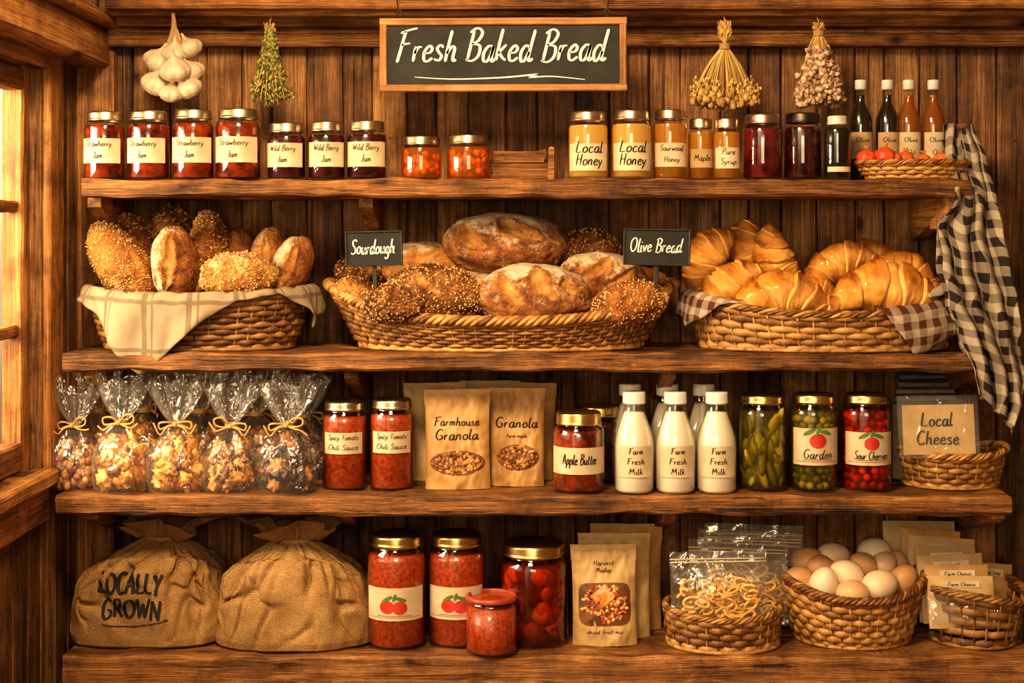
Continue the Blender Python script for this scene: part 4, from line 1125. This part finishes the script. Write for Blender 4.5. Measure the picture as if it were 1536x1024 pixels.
yp = .098; cpx = X(1084, yp)
hp = lambda t: Z(932, .02)-SH[3]+.010*abs(cos(t))**2+(.008*sin(t) if sin(t) > 0 else 0)
basket('pasta_basket', cpx, yp, SH[3], .112, .090, hp, .93, 5, 32, .0028, WK3, .005, amp=.0034)
def pasta_bag(px, y, w, top, bot, noodles=1.0, roll=0):
    k = kk(y); W = w*S*k; zb = Z(bot, y); H = Z(top, y)-zb; mb = MB(); o = RN.random()*30
    for sg in (-1, 1):
        def fn(u, v):
            uu = u*2-1; t = .032*(1-abs(uu)**3)*max(0, sin(min(1, v*1.18)*pi))**.6 if v < .85 else .0
            return V((uu*W/2*(1+.02*nz(v*5, o)), sg*(t+.001)+.005*nz(uu*3+o, v*4)*(1 if v < .9 else .6), v*H))
        mb.surf(36, 36, fn, mat=0, flip=sg > 0)
    for q in (.86, .9): mb.tube([((u/10-.5)*W, -.001+.004*nz((u/5-1)*3+o, q*4), q*H) for u in range(11)], .0014, 5, 2)
    for i in range(int(70*noodles)):
        cx = RN.uniform(-.36, .36)*W; cz = RN.uniform(.14, .60)*H; cy = RN.uniform(-.014, .006); r = RN.uniform(.008, .014)
        e = Euler((RN.uniform(-.7, .7)+pi/2, RN.uniform(-.7, .7), 0)).to_matrix()
        a0 = RN.random()*6; ln = RN.uniform(3.0, 5.5)
        P = []
        for j in range(20):
            t = a0+ln*j/19; p = V((r*1.3*cos(t), r*.75*sin(t), .003*sin(t*1.7)))
            q = e @ p; P.append((cx+q.x, cy+q.y*.5, cz+q.z))
        mb.tube(P, .0031, 5, 1, a=RN.random(), flat=.6)
    mb.build('pasta_bag', [ZIPB, NOODLE, LABEL], (X(px, y), y, zb), (radians(-5), radians(roll), 0))
RN.seed(5)
pasta_bag(1080, .062, 146, 828, 940, 1.0, -1)
pasta_bag(1105, .10, 150, 812, 935, .6, 2)
pasta_bag(1120, .135, 156, 798, 935, .6, 3)
pasta_bag(1128, .165, 150, 788, 935, .5, 2)

ye = .135; ce = X(1277, ye)
he = lambda t: Z(905, .02)-SH[3]+.030*abs(cos(t))**2.5+(.022*sin(t) if sin(t) > 0 else 0)
basket('egg_basket', ce, ye, SH[3], .140, .118, he, .76, 8, 46, .0028, WK2, .0065)
mb = MB()
def egg(px, py, y, r, a, rot):
    k = kk(y); R_ = r*S*k
    mb.blob((X(px, y)-ce, y-ye, Z(py, y)-SH[3]), (R_*.93, R_*.93, R_*1.12), Euler((RN.uniform(-.4, .4), radians(rot), 0)), 0, 1, 4, 0, a, shape=lambda q: V((q.x*(1-.10*q.z), q.y*(1-.10*q.z), q.z)))
for e in [(1197, 870, .115, 22, .35, 60), (1218, 891, .085, 19, .5, 80), (1236, 876, .085, 24, .9, 10), (1279, 891, .060, 23, .5, 85), (1270, 862, .10, 24, .85, -60), (1320, 878, .075, 25, .8, 75), (1355, 869, .11, 22, .25, 40),
          (1210, 841, .15, 22, .3, 60), (1229, 850, .13, 20, .2, 80), (1249, 836, .16, 24, .8, 80), (1295, 849, .14, 22, .4, -50), (1325, 847, .15, 21, .7, 60), (1311, 829, .18, 24, .95, 70), (1262, 845, .18, 22, .3, 0), (1345, 850, .17, 22, .5, 0), (1290, 870, .15, 24, .6, 90), (1230, 885, .15, 25, .5, 90), (1320, 895, .14, 26, .6, 90), (1260, 900, .12, 26, .4, 90)]:
    egg(*e)
mb.build('eggs', [EGG], (ce, ye, SH[3]))

yw = .125; cw = X(1458, yw)
hw = lambda t: Z(908, .05)-SH[3]+.022*abs(sin(t+.8))
basket('wrapped_goods_basket', cw, yw, SH[3], .098, .10, hw, .78, 5, 24, .0028, WK1, .006, loose=.7)
mb = MB()
def packet(px0, px1, py0, py1, y, mi, roll=0, t=.007, lab=True):
    x0, x1 = X(px0, y), X(px1, y); z0, z1 = Z(py1, y), Z(py0, y); o = RN.random()*9
    cx, cz = (x0+x1)/2, (z0+z1)/2; cr, sr = cos(radians(roll)), sin(radians(roll))
    lean = RN.uniform(.15, .35)
    def P(a_, b_, off): return V((cx+a_*cr-b_*sr, y+off+b_*lean, cz+a_*sr+b_*cr))
    def fn(sg):
        def f(u, v):
            a_ = (u-.5)*(x1-x0); b_ = (v-.5)*(z1-z0)
            tt = t*(1-abs(2*u-1)**4)*(1-abs(2*v-1)**4)
            return P(a_, b_, sg*tt+.003*nz(u*3+o, v*3))
        return f
    mb.surf(18, 12, fn(-1), mat=mi); mb.surf(18, 12, fn(1), mat=mi, flip=True)
    if lab:
        w_, h_ = (x1-x0), (z1-z0)
        fm = lambda x, z: P(x, z, -t-.0025)
        mb.surf(6, 3, lambda u, v: P((u-.5)*w_*.55, h_*(.30+.12*v), -t*.9-.002), mat=4)
        text(mb, RN.choice(['Fresh Pasta', 'Farm Cheese', 'Herb Mix', 'Local Soap']), fm, 0, h_*.33, .007, .0009, 5, fit=w_*.42, n=3)
for i, (a0, a1, b0, b1, y) in enumerate([(1392, 1492, 866, 940, .075), (1388, 1484, 848, 930, .095), (1380, 1478, 834, 930, .115), (1376, 1466, 820, 930, .135), (1362, 1462, 808, 915, .160), (1352, 1440, 796, 900, .18), (1326, 1434, 783, 890, .215), (1450, 1518, 846, 930, .17)]):
    packet(a0, a1, b0, b1, y, [0, 1, 0, 2, 0, 1, 0, 1][i], RN.uniform(-5, 3))
for (a0, a1, b0, b1, y) in ((1392, 1450, 893, 935, .052), (1440, 1500, 893, 935, .055)): packet(a0, a1, b0, b1, y, 3, RN.uniform(-4, 4), lab=False)
mb.build('wrapped_goods', [KRAFT2, KRAFT, LABELK, ZIPB, LABEL, INK])

yt = .072; ct = X(1369, yt)
basket('tray_basket', ct, yt, SH[0], .108, .066, lambda t: .030, .78, 4, 40, .0018, WK2, .004)
mb = MB()
for px, r in ((1300, 15), (1328, 17), (1358, 14), (1341, 13), (1385, 12), (1412, 13)):
    y = .07+RN.uniform(-.01, .01); R_ = r*S
    mb.blob((X(px, y), y, SH[0]+.022+R_), (R_, R_, R_*.92), None, .1, 2, 3, 0, a=RN.random(), shape=lambda q: V((q.x*(1+.06*cos(math.atan2(q.y, q.x)*6)), q.y*(1+.06*cos(math.atan2(q.y, q.x)*6)), q.z)))
    for j in range(5):
        t = j*2*pi/5; mb.tube([(X(px, y), y, SH[0]+.022+R_*1.8), (X(px, y)+.005*cos(t), y+.005*sin(t), SH[0]+.022+R_*2.3)], .0012, 4, 1)
mb.build('pomegranates', [nuts('pomegranate', [(0, (.50, .06, .015)), (.5, (.68, .16, .03)), (1, (.62, .045, .02))]), RAFFIA])

mb = MB(); y0, y1 = .10, .19; x0, x1 = X(740, .1), X(822, .1); z = SH[0]
mb.board(x0, x1, y0, y0+.012, z, z+.036, 0, a=.1); mb.board(x0, x1, y1-.012, y1, z, z+.062, 0, a=.2)
mb.board(x0-.010, x0, y0, y1, z, z+.040, 1); mb.board(x1, x1+.012, y0-.004, y1, z, z+.066, 1, a=.3); mb.board(x0, x1, y0+.012, y1-.012, z, z+.006, 0)
mb.prism([(x0+.01, z+.006), (x1-.012, z+.006), (x1-.004, z+.062), (x0+.02, z+.050)], y0+.02, y0+.05, a=.3)
mb.build('wooden_crate', [SHX])

# ---------------------------------------------------------------- hanging bunches
def garlic():
    y = .17; mb = MB(); x0, z0 = X(261, y), Z(20, y)
    def bulb(px, py, r, yy, rx_, ry_):
        k = kk(yy); R_ = r*S*k; c = V((X(px, yy), yy, Z(py, yy))); M = Euler((rx_, ry_, 0)).to_matrix()
        tab = [(-.85, 0.0), (-.80, .35), (-.62, .75), (-.3, .98), (0, 1.0), (.35, .82), (.6, .45), (.85, .20), (1.1, .12), (1.3, .10)]
        def fn(u, v):
            z = lerp(-.85, 1.3, v); th = u*2*pi; r_ = interp(tab, z)
            lob = 1+.13*abs(cos(th*3.5))*max(0, 1-abs(z)*.7)-.05
            return (c+M@V((R_*r_*lob*cos(th), R_*r_*lob*sin(th), R_*z)), u, 0.0, (u, v))
        mb.surf(56, 30, fn, cu=True)
    for b_ in [(238, 90, 22, .16, .3, .5), (286, 108, 21, .155, .2, -.5), (236, 124, 23, .14, .3, .4), (284, 72, 19, .16, 0, -.5), (262, 103, 23, .115, .5, .0), (281, 131, 21, .14, .4, -.4), (262, 78, 19, .15, .4, .1), (257, 139, 18, .13, .2, .2)]: bulb(*b_)
    for i in range(14):
        a_ = RN.uniform(-1, 1)
        P = catmull([(x0+.002*a_, y-.01, z0), (x0+.003*cos(i), y+.003*sin(i), Z(38, y)), (x0+.014*a_, y, Z(60, y)), (x0+.025*a_, y, Z(85, y))], 5)
        mb.tube(P, .0026, 5, 1, a=RN.random())
    mb.build('garlic_braid', [GARLIC, TWINE])
garlic()
def bunch(name, px, top, tie, bot, hw, y, kind, n):
    mb = MB(); xc = X(px, y); zt, zm, zb = Z(top, y), Z(tie, y), Z(bot, y); Lb = zm-zb
    mats = {'straw': [STRAW, STRAW, TWINE], 'herb': [STRAW, HERB, TWINE], 'flower': [STRAW, DRYF, TWINE]}[kind]
    mb.tube([(xc, y+.02, Z(22, y)+.0), (xc, y, zt), (xc, y, zm)], .0014, 5, 2)
    for q in range(4): mb.tube([(xc+.0095*cos(t), y+.008*sin(t), zm+q*.0028-.004) for t in [2*pi*i/20 for i in range(20)]], .0017, 5, 2, closed=True)
    mid = {'straw': .62, 'herb': .5, 'flower': .8}[kind]
    for i in range(n):
        a_ = RN.uniform(0, 2*pi); r_ = sqrt(RN.random()); dx = cos(a_)*r_; dy = sin(a_)*r_*.6; L = RN.uniform(.72, 1.0)*(1-.12*abs(dx))
        if kind == 'flower': L = RN.uniform(.25, 1.0)
        ex = xc+dx*hw*S*1.1*L; ey = y+dy*.045; ez = zm-Lb*L
        P = catmull([(xc-dx*.014, y-dy*.01, zm+(zt-zm)*RN.uniform(.35, .95)), (xc+dx*.006, y+dy*.006, zm), (xc+dx*hw*S*mid*L, y+dy*.02, zm-Lb*L*.42), (ex, ey, ez)], 5)
        mb.tube(P, lambda t: (.0017 if kind == 'straw' else .0012)*(1-.4*t), 4, 0, a=RN.random(), caps=False)
        if kind == 'straw':
            mb.blob((ex, ey, ez), (.0060, .0060, .0070), None, .5, 2, 2, 0, a=RN.uniform(.0, .6))
            if i % 3 == 0:
                for j in range(4): mb.blob((ex+RN.uniform(-.006, .006), ey, ez+.008+j*.006), (.0028, .0028, .0045), None, .2, 2, 1, 0)
        elif kind == 'herb':
            for j in range(26):
                t = RN.uniform(.2, 1); p = V(P[min(len(P)-1, int(t*(len(P)-1)))])+V((RN.uniform(-.008, .008), RN.uniform(-.007, .007), RN.uniform(-.006, .006)))
                mb.blob(p, (.0022, .0013, .0056), Euler((RN.uniform(-.8, .8), RN.uniform(-.9, .9), 0)), .2, 2, 1, 1)
        else:
            for j in range(14):
                p = V((ex, ey, ez))+V((RN.uniform(-.011, .011), RN.uniform(-.010, .010), RN.uniform(-.010, .010)))
                mb.blob(p, (.0055, .0048, .0052), Euler((RN.uniform(0, 6), RN.uniform(0, 6), 0)), 1.0, 3, 2, 1)
    mb.build(name, mats)
bunch('dried_herb_bunch', 405, 32, 62, 164, 40, .16, 'herb', 62)
bunch('dried_wheat_bunch', 1087, 28, 70, 164, 60, .15, 'straw', 300)
bunch('dried_flower_bunch', 1228, 32, 50, 152, 36, .16, 'flower', 95)

# ---------------------------------------------------------------- light & world
w = bpy.data.worlds.new('World'); bpy.context.scene.world = w; w.use_nodes = True
nt = w.node_tree; bg = nt.nodes['Background']
tc = nt.nodes.new('ShaderNodeTexCoord'); sp = nt.nodes.new('ShaderNodeSeparateXYZ'); nt.links.new(tc.outputs['Generated'], sp.inputs[0])
mr = nt.nodes.new('ShaderNodeMapRange'); mr.inputs[1].default_value = -.05; mr.inputs[2].default_value = -.45; mr.inputs[3].default_value = .11; mr.inputs[4].default_value = 2.2
nt.links.new(sp.outputs[0], mr.inputs[0]); nt.links.new(mr.outputs[0], bg.inputs[1])
nn = nt.nodes.new('ShaderNodeTexNoise'); nn.inputs['Scale'].default_value = 9; nn.inputs['Detail'].default_value = 3; nt.links.new(tc.outputs['Generated'], nn.inputs['Vector'])
ad = nt.nodes.new('ShaderNodeMath'); ad.operation = 'MULTIPLY_ADD'; ad.inputs[1].default_value = .25; nt.links.new(nn.outputs[0], ad.inputs[0]); nt.links.new(sp.outputs[2], ad.inputs[2])
rp = nt.nodes.new('ShaderNodeValToRGB'); e = rp.color_ramp.elements
e[0].position = 0.0; e[0].color = (.18, .095, .045, 1); e[1].position = .22; e[1].color = (1, .82, .54, 1)
nt.links.new(ad.outputs[0], rp.inputs[0]); nt.links.new(rp.outputs[0], bg.inputs[0])
def area(name, loc, tgt, size, power, col, sy=None):
    l = bpy.data.lights.new(name, 'AREA'); l.energy = power; l.size = size; l.color = col
    if sy: l.shape = 'RECTANGLE'; l.size_y = sy
    o = bpy.data.objects.new(name, l); bpy.context.scene.collection.objects.link(o); o.location = loc
    o.rotation_euler = (V(tgt)-V(loc)).to_track_quat('-Z', 'Y').to_euler()
area('key_light', (-.30, -1.3, 2.2), (.08, .1, 1.05), .4, 44, (1, .73, .41))  # unseen key light added above the front, no modelled fixture
area('front_fill', (-.05, -3.2, 1.5), (0, .1, .92), 1.0, 27, (1, .74, .43))  # soft fill added behind the camera to lift the shelves
area('window_light', (WX-.6, -.55, 1.5), (.3, .1, .9), .7, 50, (1, .78, .48))

cam = bpy.data.cameras.new('Camera'); co = bpy.data.objects.new('Camera', cam); bpy.context.scene.collection.objects.link(co)
co.location = (0, -D, CZ); co.rotation_euler = (pi/2, 0, 0)
cam.sensor_width = 36; cam.lens = 36*(D/S)/1536; cam.shift_y = -(512-HZ)/1536; cam.clip_start = .02
bpy.context.scene.camera = co
bpy.context.scene.view_settings.view_transform = 'Standard'
try: bpy.context.scene.view_settings.look = 'Medium High Contrast'
except Exception as ex: print('look', ex)
